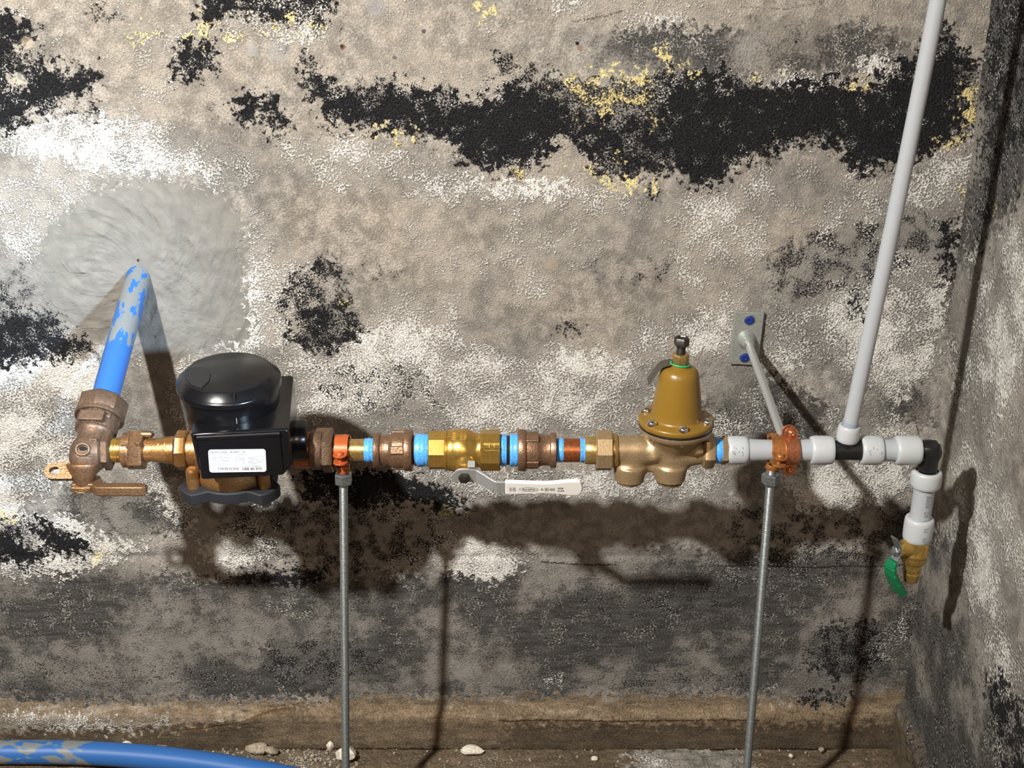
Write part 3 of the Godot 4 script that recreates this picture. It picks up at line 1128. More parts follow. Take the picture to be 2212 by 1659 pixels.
	for half in [1.0, -1.0]:
		var wing := PackedVector2Array([Vector2(-0.008, 0), Vector2(-0.008, 0.0092 * half)])
		for i in 11:
			wing.append(Vector2(-0.0285, 0) + Vector2(cos(PI / 2 + PI / 2 * i / 10.0) * 0.0092, sin(PI / 2 + PI / 2 * i / 10.0) * 0.0092 * half))
		for i in 13:
			wing.append(Vector2(-0.0275, 0) + Vector2(-cos(PI * i / 12.0) * 0.0054, sin(PI * i / 12.0) * 0.0044 * half))
		b.extrude(wf, wing, 0.0066)
	part(h, "padlock_wing", b, M.bronze)

	# left meter coupling
	coupling_left()


func coupling_left() -> void:
	var x0 := -0.3990
	var t := thing("meter_coupling", "brown bronze coupling nut and tapered tail between the angle valve and the black meter", "coupling", Vector3(x0, AXY, AXZ))
	var b := MB.new()
	b.lathe(along_x(-0.4220 - x0), v2([0, 0, 13, 0, 13, 3.5, 12.5, 4.0, 13.2, 4.6, 13.2, 6.8, 12.6, 7.3, 13.2, 7.8, 13.2, 13, 0, 13]), 40)
	part(t, "threaded_stub", b, M.brass)
	b = MB.new()
	b.lathe(along_x(-0.4110 - x0), v2([12, 0, 16.5, 0, 18.4, 1.2, 18.6, 3, 18.6, 8.5]), 44)
	part(t, "nut_collar", b, M.bronze)
	b = MB.new()
	b.lathe(along_x(-0.4034 - x0), v2([14, 0, 20, 0, 21.4, 1.5, 21.4, 13.6, 20, 15.6, 14, 15.6]), 6, true, 0.12)
	part(t, "hex_nut", b, M.bronze)
	b = MB.new()
	b.lathe(along_x(-0.4039 - x0), v2([14, 0, 20.2, 0, 20.2, 3, 17.5, 4, 14, 4]), 44, false, 0.0)
	b.box(Transform3D(Basis(Vector3(1, 0, 0), -0.5), Vector3(-0.3858 - x0, 0.0165, -0.004)), Vector3(0.017, 0.0075, 0.012), 0.0034)
	part(t, "seal_lug", b, M.bronze)
	b = MB.new()
	b.box(at(-0.4044 - x0, 0.0135, 0.0145), Vector3(0.0085, 0.0035, 0.003), 0.0008)
	b.box(at(-0.3897 - x0, 0.0145, 0.0155), Vector3(0.0045, 0.0055, 0.004), 0.0008)
	part(t, "cast_mark", b, M.bronze)
	b = MB.new()
	b.lathe(along_x(-0.3883 - x0), v2([0, 0, 12.4, 0, 12.6, 3, 12.0, 5, 12.4, 9, 14.6, 26, 15, 31, 15, 33, 0, 33]), 44)
	part(t, "tapered_tail", b, M.bronze_bright)
	b = MB.new()
	b.box(Transform3D(Basis(Vector3(1, 0, 0), -0.75), Vector3(-0.3707 - x0, 0.0098, 0.0098)), Vector3(0.0018, 0.005, 0.0008), 0.0003)
	b.box(Transform3D(Basis(Vector3(1, 0, 0), -0.75), Vector3(-0.3638 - x0, 0.0103, 0.0103)), Vector3(0.0018, 0.005, 0.0008), 0.0003)
	part(t, "raised_mark", b, M.bronze_bright)


func meter() -> void:
	var t := thing("water_meter", "water meter with glossy black register, round lid and white serial label", "meter", Vector3(-0.296, AXY, AXZ))
	t.rotation_degrees = Vector3(5.5, 0, 0)
	# bronze case
	var b := MB.new()
	b.lathe(at(0, 0, 0), v2([0, -26, 41, -26, 42.5, -24, 42.5, -17, 40, -10, 38.5, 0, 38, 14, 30, 22, 0, 22]), 64)
	part(t, "case", b, M.bronze_bright)
	b = MB.new()
	b.lathe(along_x(-0.0575), v2([0, 0, 20, 0, 21.4, 1.4, 21.4, 10.5, 20, 12, 0, 12]), 8, true, 0.39)
	b.lathe(along_x(-0.046), v2([0, 0, 17.5, 0, 18, 16, 0, 16]), 40)
	part(t, "inlet_spud", b, M.bronze_bright)
	b = MB.new()
	b.lathe(along_x(0.03), v2([0, 0, 18, 0, 18, 36, 19.5, 37, 19.5, 54, 18.5, 55, 0, 55]), 44)
	part(t, "outlet_spud", b, M.red_brass)
	for s in [[-0.0368, 0.031], [0.0375, 0.031], [-0.0368, -0.031], [0.0375, -0.031]]:
		b = MB.new()
		b.lathe(at(s[0], 0, s[1]), v2([0, -26, 6.6, -26, 6.3, -8, 6.0, -5.5, 4.6, -3.2, 0, -2.6]), 28)
		part(t, "bolt_boss", b, M.bronze_bright)
		b = MB.new()
		b.lathe(at(s[0], 0, s[1]), v2([0, -49, 5.2, -49, 5.8, -48, 5.8, -38.5, 0, -38.5]), 6, true, 0.3)
		part(t, "bolt_head", b, M.zinc)
	# cast iron bottom plate with four ears
	b = MB.new()
	var ring := PackedVector2Array()
	for i in 96:
		var a := TAU * i / 96.0
		var r := 0.0455
		for e in 4:
			var ea := [0.7, PI - 0.7, PI + 0.7, -0.7][e] as float
			var dd := absf(wrapf(a - ea, -PI, PI))
			r = maxf(r, 0.0618 * cos(dd) - 0.0 if dd < 0.22 else (0.0455 + 0.0145 * smoothstep(0.42, 0.2, dd)))
		ring.append(Vector2.from_angle(a) * r)
	b.extrude(Transform3D(Basis(Vector3(1, 0, 0), PI / 2), Vector3(0, -0.0325, 0)), ring, 0.0145, 0.0022)
	part(t, "bottom_plate", b, M.black_iron)
	b = MB.new()
	b.lathe(at(0, 0, 0), v2([0, -42, 30, -42, 40, -38.5, 43, -36]), 64)
	part(t, "bottom_dome", b, M.black_iron)
	# black register
	var g := Node3D.new()
	g.name = "register"
	t.add_child(g)
	g.transform = Transform3D(Basis(Vector3(0, 1, 0), 0.1), Vector3(0.0052, 0.0055, 0))
	b = MB.new()
	b.lathe(at(0, 0, 0), v2([20, 4, 33, 5, 39, 9, 44, 18, 47, 30, 49.3, 46, 50.3, 62, 50.3, 71]), 72)
	part(g, "bowl", b, M.black_plastic)
	b = MB.new()
	var shell := PackedVector2Array([Vector2(-0.0315, 0.0525), Vector2(-0.0285, 0.0545), Vector2(0.0625, 0.0545), Vector2(0.0655, 0.0525), Vector2(0.0665, 0.012), Vector2(0.0555, -0.0005), Vector2(-0.0165, -0.0005), Vector2(-0.0285, 0.011)])
	b.extrude(at(-0.004, -0.0015, 0.0035), shell, 0.117, 0.0032)
	part(g, "housing", b, M.black_plastic)
	b = MB.new()
	b.box(at(0.0115, 0.0247, 0.0622), Vector3(0.083, 0.0500, 0.004), 0.0019)
	part(g, "front_panel", b, M.black_plastic)
	b = MB.new()
	b.tube([Vector3(-0.0295, 0.049, 0.0632), Vector3(0.0525, 0.049, 0.0632)], 0.0028, 16)
	part(g, "panel_lip", b, M.black_plastic)
	# lid
	b = MB.new()
	b.lathe(at(0, 0, 0), v2([46, 69, 51.4, 69.4, 51.4, 72.6, 53.2, 73.2, 53.2, 79.4, 52.9, 79.9, 45.2, 87.5, 44.8, 87.8, 0, 88.2]), 96)
	part(g, "lid", b, M.black_plastic)
	b = MB.new()
	b.lathe(at(0, 0, 0), v2([52.5, 73.2, 54.2, 73.6, 54.6, 74.4, 54.6, 78.2, 53.8, 79.4, 51, 81.5]), 40, false, 0.0, PI / 2 - 0.55, PI / 2 + 0.86)
	part(g, "lid_catch", b, M.black_plastic)
	b = MB.new()
	b.extrude(Transform3D(Basis(Vector3(1, 0, 0), PI / 2), Vector3(0, 0.0882, 0)), PackedVector2Array([Vector2(-0.0425, -0.012), Vector2(-0.0275, -0.012), Vector2(-0.02, -0.007), Vector2(-0.017, 0.004), Vector2(-0.017, 0.018), Vector2(-0.0235, 0.0345), Vector2(-0.0345, 0.026), Vector2(-0.0415, 0.012)]), 0.0022, 0.0006)
	part(g, "lid_flap", b, M.black_matte)
	b = MB.new()
	b.box(at(0.0098, 0.084, 0.0488), Vector3(0.0008, 0.009, 0.0065), 0.0002)
	part(g, "lid_seam", b, M.void_dark)
	b = MB.new()
	b.box(at(0.0098, 0.0585, 0.0505), Vector3(0.001, 0.006, 0.0016), 0.0003)
	part(g, "index_mark", b, M.zinc_plate)
	# radio cap on the right side
	b = MB.new()
	b.lathe(along_x(0.056, 0.0105, 0.012), v2([0, 0, 20.5, 0, 21, 0.8, 21, 18.6, 20.2, 19.6, 0, 19.6]), 48)
	part(g, "side_cap", b, M.black_plastic)
	b = MB.new()
	b.lathe(along_x(0.057, 0.0095, 0.012), v2([20, 0, 22.3, 0.4, 22.3, 16.8, 21.6, 17.6, 20, 17.6]), 24, false, 0.0, -0.35, 1.65)
	part(g, "cap_sleeve", b, M.black_plastic)
	# serial label: flat print on a white sticker
	var lab := Node3D.new()
	lab.name = "serial_label"
	t.add_child(lab)
	lab.transform = g.transform * Transform3D(Basis(Vector3(0, 0, 1), -0.045), Vector3(0.0080, 0.0205, 0.0645))
	b = MB.new()
	var sheet_p := PackedVector2Array()
	for q in [[0.0255, 0.0105, 0.0], [-0.0255, 0.0105, PI / 2], [-0.0255, -0.0105, PI], [0.0255, -0.0105, -PI / 2]]:
		for i in 7:
			sheet_p.append(Vector2(q[0], q[1]) + Vector2.from_angle(q[2] + PI / 2 * i / 6.0) * 0.0028)
	b.extrude(Transform3D(), sheet_p, 0.0003)
	part(lab, "sticker", b, M.white_vinyl)
	letters(lab, "print_line", "NEPTUNE", 0.0021, M.ink_blue, at(-0.0178, 0.0103, 0.0002), 0.0001, 0.0, "Droid Sans", true, 0.0165)
	letters(lab, "print_line", "R900", 0.0021, M.ink_blue, at(-0.0024, 0.0103, 0.0002), 0.0001, 0.0, "Droid Sans", true, 0.0085)
	letters(lab, "print_line", "v4", 0.0019, M.ink, at(0.0062, 0.0103, 0.0002), 0.0001, 0.0, "Droid Sans", true, 0.0034)
	letters(lab, "print_line", "1583832266", 0.0030, M.ink, at(-0.0096, -0.0092, 0.0002), 0.0001, 0.0, "Droid Sans", true, 0.0210)
	b = MB.new()
	for bx in [[-0.0256, -0.0014, -0.0057, 0.0058], [-0.0006, 0.0256, -0.0057, 0.0052]]:
		var cx: float = (bx[0] + bx[1]) / 2.0
		var cy: float = (bx[2] + bx[3]) / 2.0
		for e in [[cx, bx[3], bx[1] - bx[0], 0.0004], [cx, bx[2], bx[1] - bx[0], 0.0004], [bx[0], cy, 0.0004, bx[3] - bx[2]], [bx[1], cy, 0.0004, bx[3] - bx[2]]]:
			b.box(at(e[0], e[1], 0.0002), Vector3(e[2], e[3], 0.0001), 0.00001)
	part(lab, "print_frame", b, M.ink_grey)
	b = MB.new()
	for e in [[-0.022, 0.0077, 0.006], [-0.013, 0.0077, 0.010], [-0.004, 0.0075, 0.003], [0.0045, 0.0072, 0.0075], [-0.0222, 0.0042, 0.005], [-0.0165, 0.0042, 0.003], [-0.0105, 0.0042, 0.007], [-0.0228, 0.0022, 0.0038], [-0.0125, 0.0022, 0.0085], [-0.0228, 0.0002, 0.0048], [-0.0125, 0.0002, 0.0085], [-0.0185, -0.0032, 0.0115],
			[0.0045, 0.0032, 0.006], [0.014, 0.0032, 0.0065], [0.0045, 0.0012, 0.0064], [0.0165, 0.0012, 0.011], [0.007, -0.0012, 0.002], [0.0135, -0.0012, 0.006], [0.0215, -0.0012, 0.006], [0.006, -0.0032, 0.002], [0.0145, -0.0032, 0.009], [0.0075, -0.0068, 0.009], [0.0185, -0.0068, 0.008]]:
		b.box(at(e[0], e[1], 0.0002), Vector3(e[2], 0.0007, 0.0001), 0.00001)
	part(lab, "small_print", b, M.ink_grey)
	b = MB.new()
	var rg := RandomNumberGenerator.new()
	rg.seed = 3
	var xx := 0.0045
	while xx < 0.0232:
		var w := rg.randf_range(0.0003, 0.0011)
		b.box(at(xx + w / 2, -0.0096, 0.0002), Vector3(w, 0.0034, 0.0001), 0.00001)
		xx += w + rg.randf_range(0.0003, 0.0009)
	part(lab, "barcode", b, M.ink)

	# right meter coupling
	var x0 := -0.2034
	t = thing("meter_coupling", "dull bronze coupling nut between the black meter and the first orange hanger", "coupling", Vector3(x0, AXY, AXZ))
	b = MB.new()
	b.lathe(along_x(-0.2132 - x0), v2([15, 0, 19, 0, 20.6, 1.5, 20.8, 3, 20.8, 12.4, 20, 13.4, 16, 13.4]), 48)
	part(t, "nut_collar", b, M.bronze_dull)
	b = MB.new()
	b.lathe(along_x(-0.2000 - x0), v2([12, -2, 19, -2, 22.4, 1, 24.2, 2, 24.2, 10.2, 22.5, 12, 12, 12]), 6, true, 0.28)
	part(t, "hex_nut", b, M.bronze_dull)
	b = MB.new()
	b.box(Transform3D(Basis(Vector3(1, 0, 0), 0.3), Vector3(-0.2015 - x0, 0.0185, -0.0075)), Vector3(0.012, 0.006, 0.008), 0.002)
	part(t, "seal_lug", b, M.bronze_dull)
	b = MB.new()
	b.lathe(along_x(-0.1888 - x0), v2([0, 0, 11.9, 0, 11.9, 33.5, 11.3, 34, 0, 34]), 44)
	part(t, "tailpiece", b, M.brass_pale)
	b = MB.new()
	tape(b, -0.1555 - x0, -0.1452 - x0, 0.0128, 3)
	part(t, "thread_tape", b, M.tape_blue)


# blue sealing tape wound on a thread: uneven turns
func tape(b: MB, xa: float, xb: float, r: float, sd: int) -> void:
	var rg := RandomNumberGenerator.new()
	rg.seed = sd
	var prof := [Vector2(r * 0.85, 0), Vector2(r * 0.95, 0.0)]
	var x := 0.0006
	while x < xb - xa - 0.0008:
		prof.append(Vector2(r * rg.randf_range(0.96, 1.03), x))
		x += rg.randf_range(0.0007, 0.002)
	prof.append(Vector2(r * 0.96, xb - xa))
	prof.append(Vector2(r * 0.85, xb - xa))
	b.lathe(along_x(xa), prof, 40)


# ---------------------------------------------------------------- couplings, ball valve, nipples

func reducer(label: String, px_from: float, flip: bool) -> void:
	var len_ := 0.0406
	var t := thing("reducing_coupling", label, "coupling", Vector3(px_from + len_ / 2.0, AXY, AXZ), "bronze reducing couplings")
	var turn := Basis(Vector3(0, 1, 0), PI) if flip else Basis()
	var b := MB.new()
	var xf := Transform3D(turn, Vector3.ZERO) * along_x(-len_ / 2.0)
	b.lathe(xf, v2([12, 0, 17.6, 0, 18.8, 0.8, 18.8, 5.8, 18.2, 6.6, 16.6, 7.2, 16.3, 9, 16.3, 14.5, 17.2, 17.2, 19.3, 19.4, 19.8, 20.6, 19.8, 31.0, 20.4, 31.6, 21.8, 32.2, 22.2, 33, 22.2, 39.6, 21.4, 40.6, 14, 40.6]), 56)
	part(t, "body", b, M.bronze_pink)
	for k in 4:
		b = MB.new()
		var a := PI / 4 + 0.35 + k * PI / 2
		b.box(xf * Transform3D(Basis(Vector3(0, 1, 0), a), Vector3(0, 0.0255, 0)) * at(0, 0, 0.0188), Vector3(0.0095, 0.0150, 0.0042), 0.0016)
		part(t, "rib", b, M.bronze_pink)
	b = MB.new()
	b.lathe(xf * Transform3D(Basis(Vector3(0, 1, 0), 0.9) * Basis(Vector3(1, 0, 0), PI / 2), Basis(Vector3(0, 1, 0), 0.9) * Vector3(0, 0.011, 0.0158)), v2([0, 0, 1.6, 0, 1.4, 0.8, 0, 1.0]), 12)
	part(t, "cast_dot", b, M.bronze_pink)


func nipple(label: String, px0: float, px1: float, r: float, m: Material) -> Node3D:
	var t := thing("pipe_nipple", label, "nipple", Vector3((px0 + px1) / 2.0, AXY, AXZ))
	var b := MB.new()
	var prof := [Vector2(0, -0.006)]
	var x := -0.006
	while x < px1 - px0 + 0.006:
		prof.append(Vector2(r, x))
		prof.append(Vector2(r - 0.0007, x + 0.0009))
		x += 0.0018
	prof.append(Vector2(0, x))
	b.lathe(along_x(px0 - (px0 + px1) / 2.0), prof, 40)
	part(t, "threaded_tube", b, m)
	return t


func middle_run() -> void:
	reducer("pinkish bronze reducing coupling left of the brass ball valve, wide end right", -0.1455, false)
	var c := -0.0963
	var t := nipple("short nipple wound in blue tape left of the brass ball valve", -0.1051, -0.0875, 0.0160, M.red_brass)
	var b := MB.new()
	tape(b, -0.1027 - c, -0.0878 - c, 0.0172, 8)
	part(t, "thread_tape", b, M.tape_blue)

	# brass ball valve
	var x0 := -0.0518
	t = thing("ball_valve", "yellow brass ball valve with a white vinyl lever handle", "valve", Vector3(x0, AXY, AXZ))
	b = MB.new()
	b.lathe(along_x(-0.0880 - x0), v2([15, 0, 19.6, 0, 20.8, 1, 20.8, 17, 20, 17.6, 15, 17.6]), 8, true, 0.2)
	part(t, "hex_end", b, M.brass)
	b = MB.new()
	b.lathe(along_x(-0.0709 - x0), v2([15, 0, 21, 0, 21.8, 0.7, 21.8, 2.2, 21, 2.9, 21, 3.4, 22.2, 4, 22.2, 8.8, 22.8, 9.5, 22.8, 22.5, 22, 25.5, 19.6, 29.5, 18.4, 32.5, 18.2, 36, 19.5, 39, 19.5, 42, 15, 42]), 56)
	part(t, "body", b, M.brass)
	b = MB.new()
	b.lathe(along_x(-0.0333 - x0), v2([15, 0, 19.8, 0, 22, 1.6, 22, 20.2, 21, 21, 15, 21]), 8, true, 0.55)
	part(t, "hex_end", b, M.brass)
	b = MB.new()
	for q in [[-0.0606, 0.0042], [-0.0528, 0.0035], [-0.0489, 0.0032]]:
		for k in 5:
			var a := 0.95 + 0.11 * k
			b.box(Transform3D(Basis(Vector3(1, 0, 0), a - PI / 2), Vector3(q[0] - x0, sin(a) * 0.0227, cos(a) * 0.0227)), Vector3(q[1], 0.0008, 0.0011), 0.0002)
	part(t, "raised_lettering", b, M.brass)
	b = MB.new()
	var pa := 0.62
	b.box(Transform3D(Basis(Vector3(1, 0, 0), -pa), Vector3(-0.0210 - x0, sin(pa) * 0.0205, cos(pa) * 0.0205)), Vector3(0.0165, 0.0085, 0.0008), 0.0004)
	part(t, "cast_panel", b, M.brass)
	b = MB.new()
	var cpts := []
	for i in 17:
		cpts.append(Vector3(-0.0210 - x0, 0, 0) + Basis(Vector3(1, 0, 0), -pa) * Vector3(cos(TAU * i / 16.0) * 0.0027, sin(TAU * i / 16.0) * 0.0027, 0.0212 + 0.0028 * 0.0))
	for i in cpts.size():
		cpts[i] += Basis(Vector3(1, 0, 0), -pa) * Vector3(0, 0, 0.0000)
	b.tube(cpts, 0.0005, 6, false)
	part(t, "cast_ring", b, M.brass)
	# stem, pointing to the camera and a little down
	var dir := Vector3(0, -sin(0.36), cos(0.36))
	var sx := -0.0494 - x0
	var sf := along(dir, Vector3(sx, 0, 0), Vector3(0, 1, 0))
	b = MB.new()
	b.lathe(sf, v2([0, 12, 12, 12, 11, 22, 9.6, 24, 9.6, 29, 8.6, 30, 0, 30]), 36)
	part(t, "stem_boss", b, M.brass)
	b = MB.new()
	b.lathe(sf, v2([0, 29, 6.8, 29, 7.4, 29.8, 7.4, 34.2, 6.8, 35, 0, 35]), 6, true, 0.2)
	part(t, "packing_nut", b, M.brass)
	# handle frame: x along the pipe, y up the plate, z out of the stem
	var hb := Basis(Vector3(1, 0, 0), Vector3(0, cos(0.36), sin(0.36)), dir)
	var hf := Transform3D(hb, Vector3(sx, 0, 0) + dir * 0.0365)
	var h := Node3D.new()
	h.name = "lever_handle"
	t.add_child(h)
	h.transform = hf
	b = MB.new()
	var pl := PackedVector2Array([Vector2(-0.0135, -0.009), Vector2(-0.013, 0.0015), Vector2(-0.008, 0.0085), Vector2(-0.0045, 0.0105), Vector2(0.008, 0.0105), Vector2(0.0125, 0.0085), Vector2(0.0125, -0.009)])
	b.extrude(Transform3D(), pl, 0.0024, 0.0005)
	b.box(at(0.0075, 0.0135, -0.0035), Vector3(0.008, 0.0024, 0.009), 0.0006)
	part(h, "steel_plate", b, M.steel)
	b = MB.new()
	# the cranked strip, then the flat strip into the grip
	var strip := [Vector3(0.0125, -0.0005, 0), Vector3(0.0215, -0.0015, 0.006), Vector3(0.0305, -0.0025, 0.0125), Vector3(0.034, -0.0022, 0.0135), Vector3(0.046, -0.0022, 0.0135)]
	for i in strip.size() - 1:
		var p: Vector3 = strip[i]
		var q: Vector3 = strip[i + 1]
		var e := (q - p).normalized()
		var up := Vector3(0, 1, 0)
		var nn := e.cross(up).normalized()
		var wa := lerpf(0.0095, 0.0078, minf(1.0, i / 3.0))
		b.box(Transform3D(Basis(e, up, nn).orthonormalized(), (p + q) / 2.0), Vector3(p.distance_to(q) + 0.0012, wa * 2.0, 0.0024), 0.0006)
	part(h, "crank_strip", b, M.steel)
	b = MB.new()
	var grip := PackedVector2Array()
	for i in 25:
		var u := i / 24.0
		var wd := lerpf(0.0092, 0.0076, smoothstep(0.0, 0.6, u)) + 0.0030 * smoothstep(0.55, 0.95, u)
		grip.append(Vector2(0.0425 + 0.0735 * u, wd))
	for i in range(1, 12):
		var a := PI / 2 - PI * i / 12.0
		grip.append(Vector2(0.116 + 0.0062 * cos(a), 0.0106 * sin(a)))
	for i in 25:
		var u := 1.0 - i / 24.0
		var wd := lerpf(0.0092, 0.0076, smoothstep(0.0, 0.6, u)) + 0.0030 * smoothstep(0.55, 0.95, u)
		grip.append(Vector2(0.0425 + 0.0735 * u, -wd))
	b.extrude(at(0, -0.0022, 0.0137), grip, 0.0052, 0.0012)
	part(h, "vinyl_grip", b, M.white_vinyl, "white vinyl grip with black print")
	var gz := 0.0137 + 0.0026
	letters(h, "print_mark", "PurePro", 0.0028, M.ink, at(0.0665, -0.0033, gz + 0.0001), 0.0001, 0.0, "Droid Sans", true, 0.0128)
	b = MB.new()
	var ov := []
	for i in 49:
		ov.append(Vector3(0.0665 + cos(TAU * i / 48.0) * 0.0098, -0.0033 + sin(TAU * i / 48.0) * 0.0028, gz))
	b.tube(ov, 0.00022, 6, false)
	b.box(Transform3D(Basis(Vector3(0, 0, 1), -0.6), Vector3(0.0752, -0.0057, gz)), Vector3(0.0012, 0.0004, 0.0002), 0.00005)
	part(h, "print_oval", b, M.ink)
	b = MB.new()
	var dm := [Vector3(0.0789, -0.0033, gz), Vector3(0.0803, -0.0010, gz), Vector3(0.0817, -0.0033, gz), Vector3(0.0803, -0.0056, gz), Vector3(0.0789, -0.0033, gz)]
	b.tube(dm, 0.0002, 6, false)
	b.box(at(0.0803, -0.0033, gz), Vector3(0.001, 0.0012, 0.0002), 0.00005)
	for k in 5:
		b.box(at(0.0846 + 0.0, -0.0012 - 0.0011 * k, gz), Vector3(0.0030, 0.0005, 0.0002), 0.00005)
		b.box(at(0.0480, -0.0008 - 0.0012 * k, gz), Vector3(0.0026 - 0.0004 * (k % 2), 0.0005, 0.0002), 0.00005)
		b.box(at(0.0516, -0.0008 - 0.0012 * k, gz), Vector3(0.0034, 0.0005, 0.0002), 0.00005)
	b.box(at(0.0868, -0.0034, gz), Vector3(0.0004, 0.006, 0.0002), 0.00005)
	ov.clear()
	for i in 25:
		ov.append(Vector3(0.0899 + cos(TAU * i / 24.0) * 0.0017, -0.0033 + sin(TAU * i / 24.0) * 0.0013, gz))
	b.tube(ov, 0.0003, 6, false)
	b.box(at(0.0899, -0.0033, gz), Vector3(0.001, 0.0008, 0.0002), 0.00005)
	for k in 5:
		b.box(at(0.0928, -0.0013 - 0.001 * k, gz), Vector3(0.0016, 0.0004, 0.0002), 0.00005)
	part(h, "print_symbols", b, M.ink)
	letters(h, "print_mark", "OPEN", 0.0013, M.ink, at(0.0992, -0.0015, gz + 0.0001), 0.0001, 0.0, "Droid Sans", true, 0.0056)
	letters(h, "print_mark", "CLOSE", 0.0013, M.ink, at(0.0996, -0.0054, gz + 0.0001), 0.0001, 0.0, "Droid Sans", true, 0.0066)
	b = MB.new()
	b.lathe(along(Vector3(0, 0, 1), Vector3(0, 0, 0), Vector3(0, 1, 0)), v2([0, 1.2, 5.6, 1.2, 6.2, 1.8, 6.2, 5.4, 5.4, 6.2, 4, 6.4, 3.8, 7.6, 0, 8]), 6, true, 0.1)
	part(h, "handle_nut", b, M.steel_dark)

	c = -0.0029
	t = nipple("dark nipple wound in blue tape right of the brass ball valve", -0.0127, 0.0068, 0.0160, M.steel_dark)
	b = MB.new()
	tape(b, -0.0122 - c, -0.0056 - c, 0.0171, 15)
	part(t, "thread_tape", b, M.tape_blue)
	b = MB.new()
	tape(b, -0.0022 - c, 0.0064 - c, 0.0173, 16)
	part(t, "thread_tape", b, M.tape_blue)
	reducer("pinkish bronze reducing coupling right of the brass ball valve, wide end left", 0.0061, true)
	c = 0.0626
	t = nipple("copper coloured nipple with blue tape rings, left of the brass union", 0.0465, 0.0787, 0.0122, M.red_brass)
	b = MB.new()
	b.lathe(along_x(0.0538 - c), rod_prof(0.01265, 0.0, 0.0186), 40)
	part(t, "bare_tube", b, M.red_brass)
	b = MB.new()
	tape(b, 0.0472 - c, 0.0545 - c, 0.0129, 17)
	part(t, "thread_tape", b, M.tape_blue)
	b = MB.new()
	tape(b, 0.0716 - c, 0.0780 - c, 0.0132, 18)
	part(t, "thread_tape", b, M.tape_blue)
	# brass union in front of the regulator
	x0 = 0.0968
	t = thing("union_fitting", "brass union with an eight sided nut on the left of the ochre regulator", "union", Vector3(x0, AXY, AXZ))
	b = MB.new()
	b.lathe(along_x(0.0768 - x0), v2([0, 0, 14.2, 0, 14.9, 0.8, 14.9, 12, 0, 12]), 44)
	part(t, "tailpiece", b, M.brass_pale)
	b = MB.new()
	b.lathe(along_x(0.0883 - x0), v2([12, 0, 20.8, 0, 22, 1.2, 22, 16.2, 20.8, 17.4, 12, 17.4]), 8, true, 0.2)
	part(t, "union_nut", b, M.cast_brass)
	b = MB.new()
	b.lathe(along_x(0.1051 - x0), v2([12, 0, 17.6, 0, 18, 0.6, 18, 1.8, 17.4, 2.2, 18, 2.6, 18, 5.2, 17.4, 6, 12, 6]), 44)
	part(t, "threaded_shoulder", b, M.brass_pale)


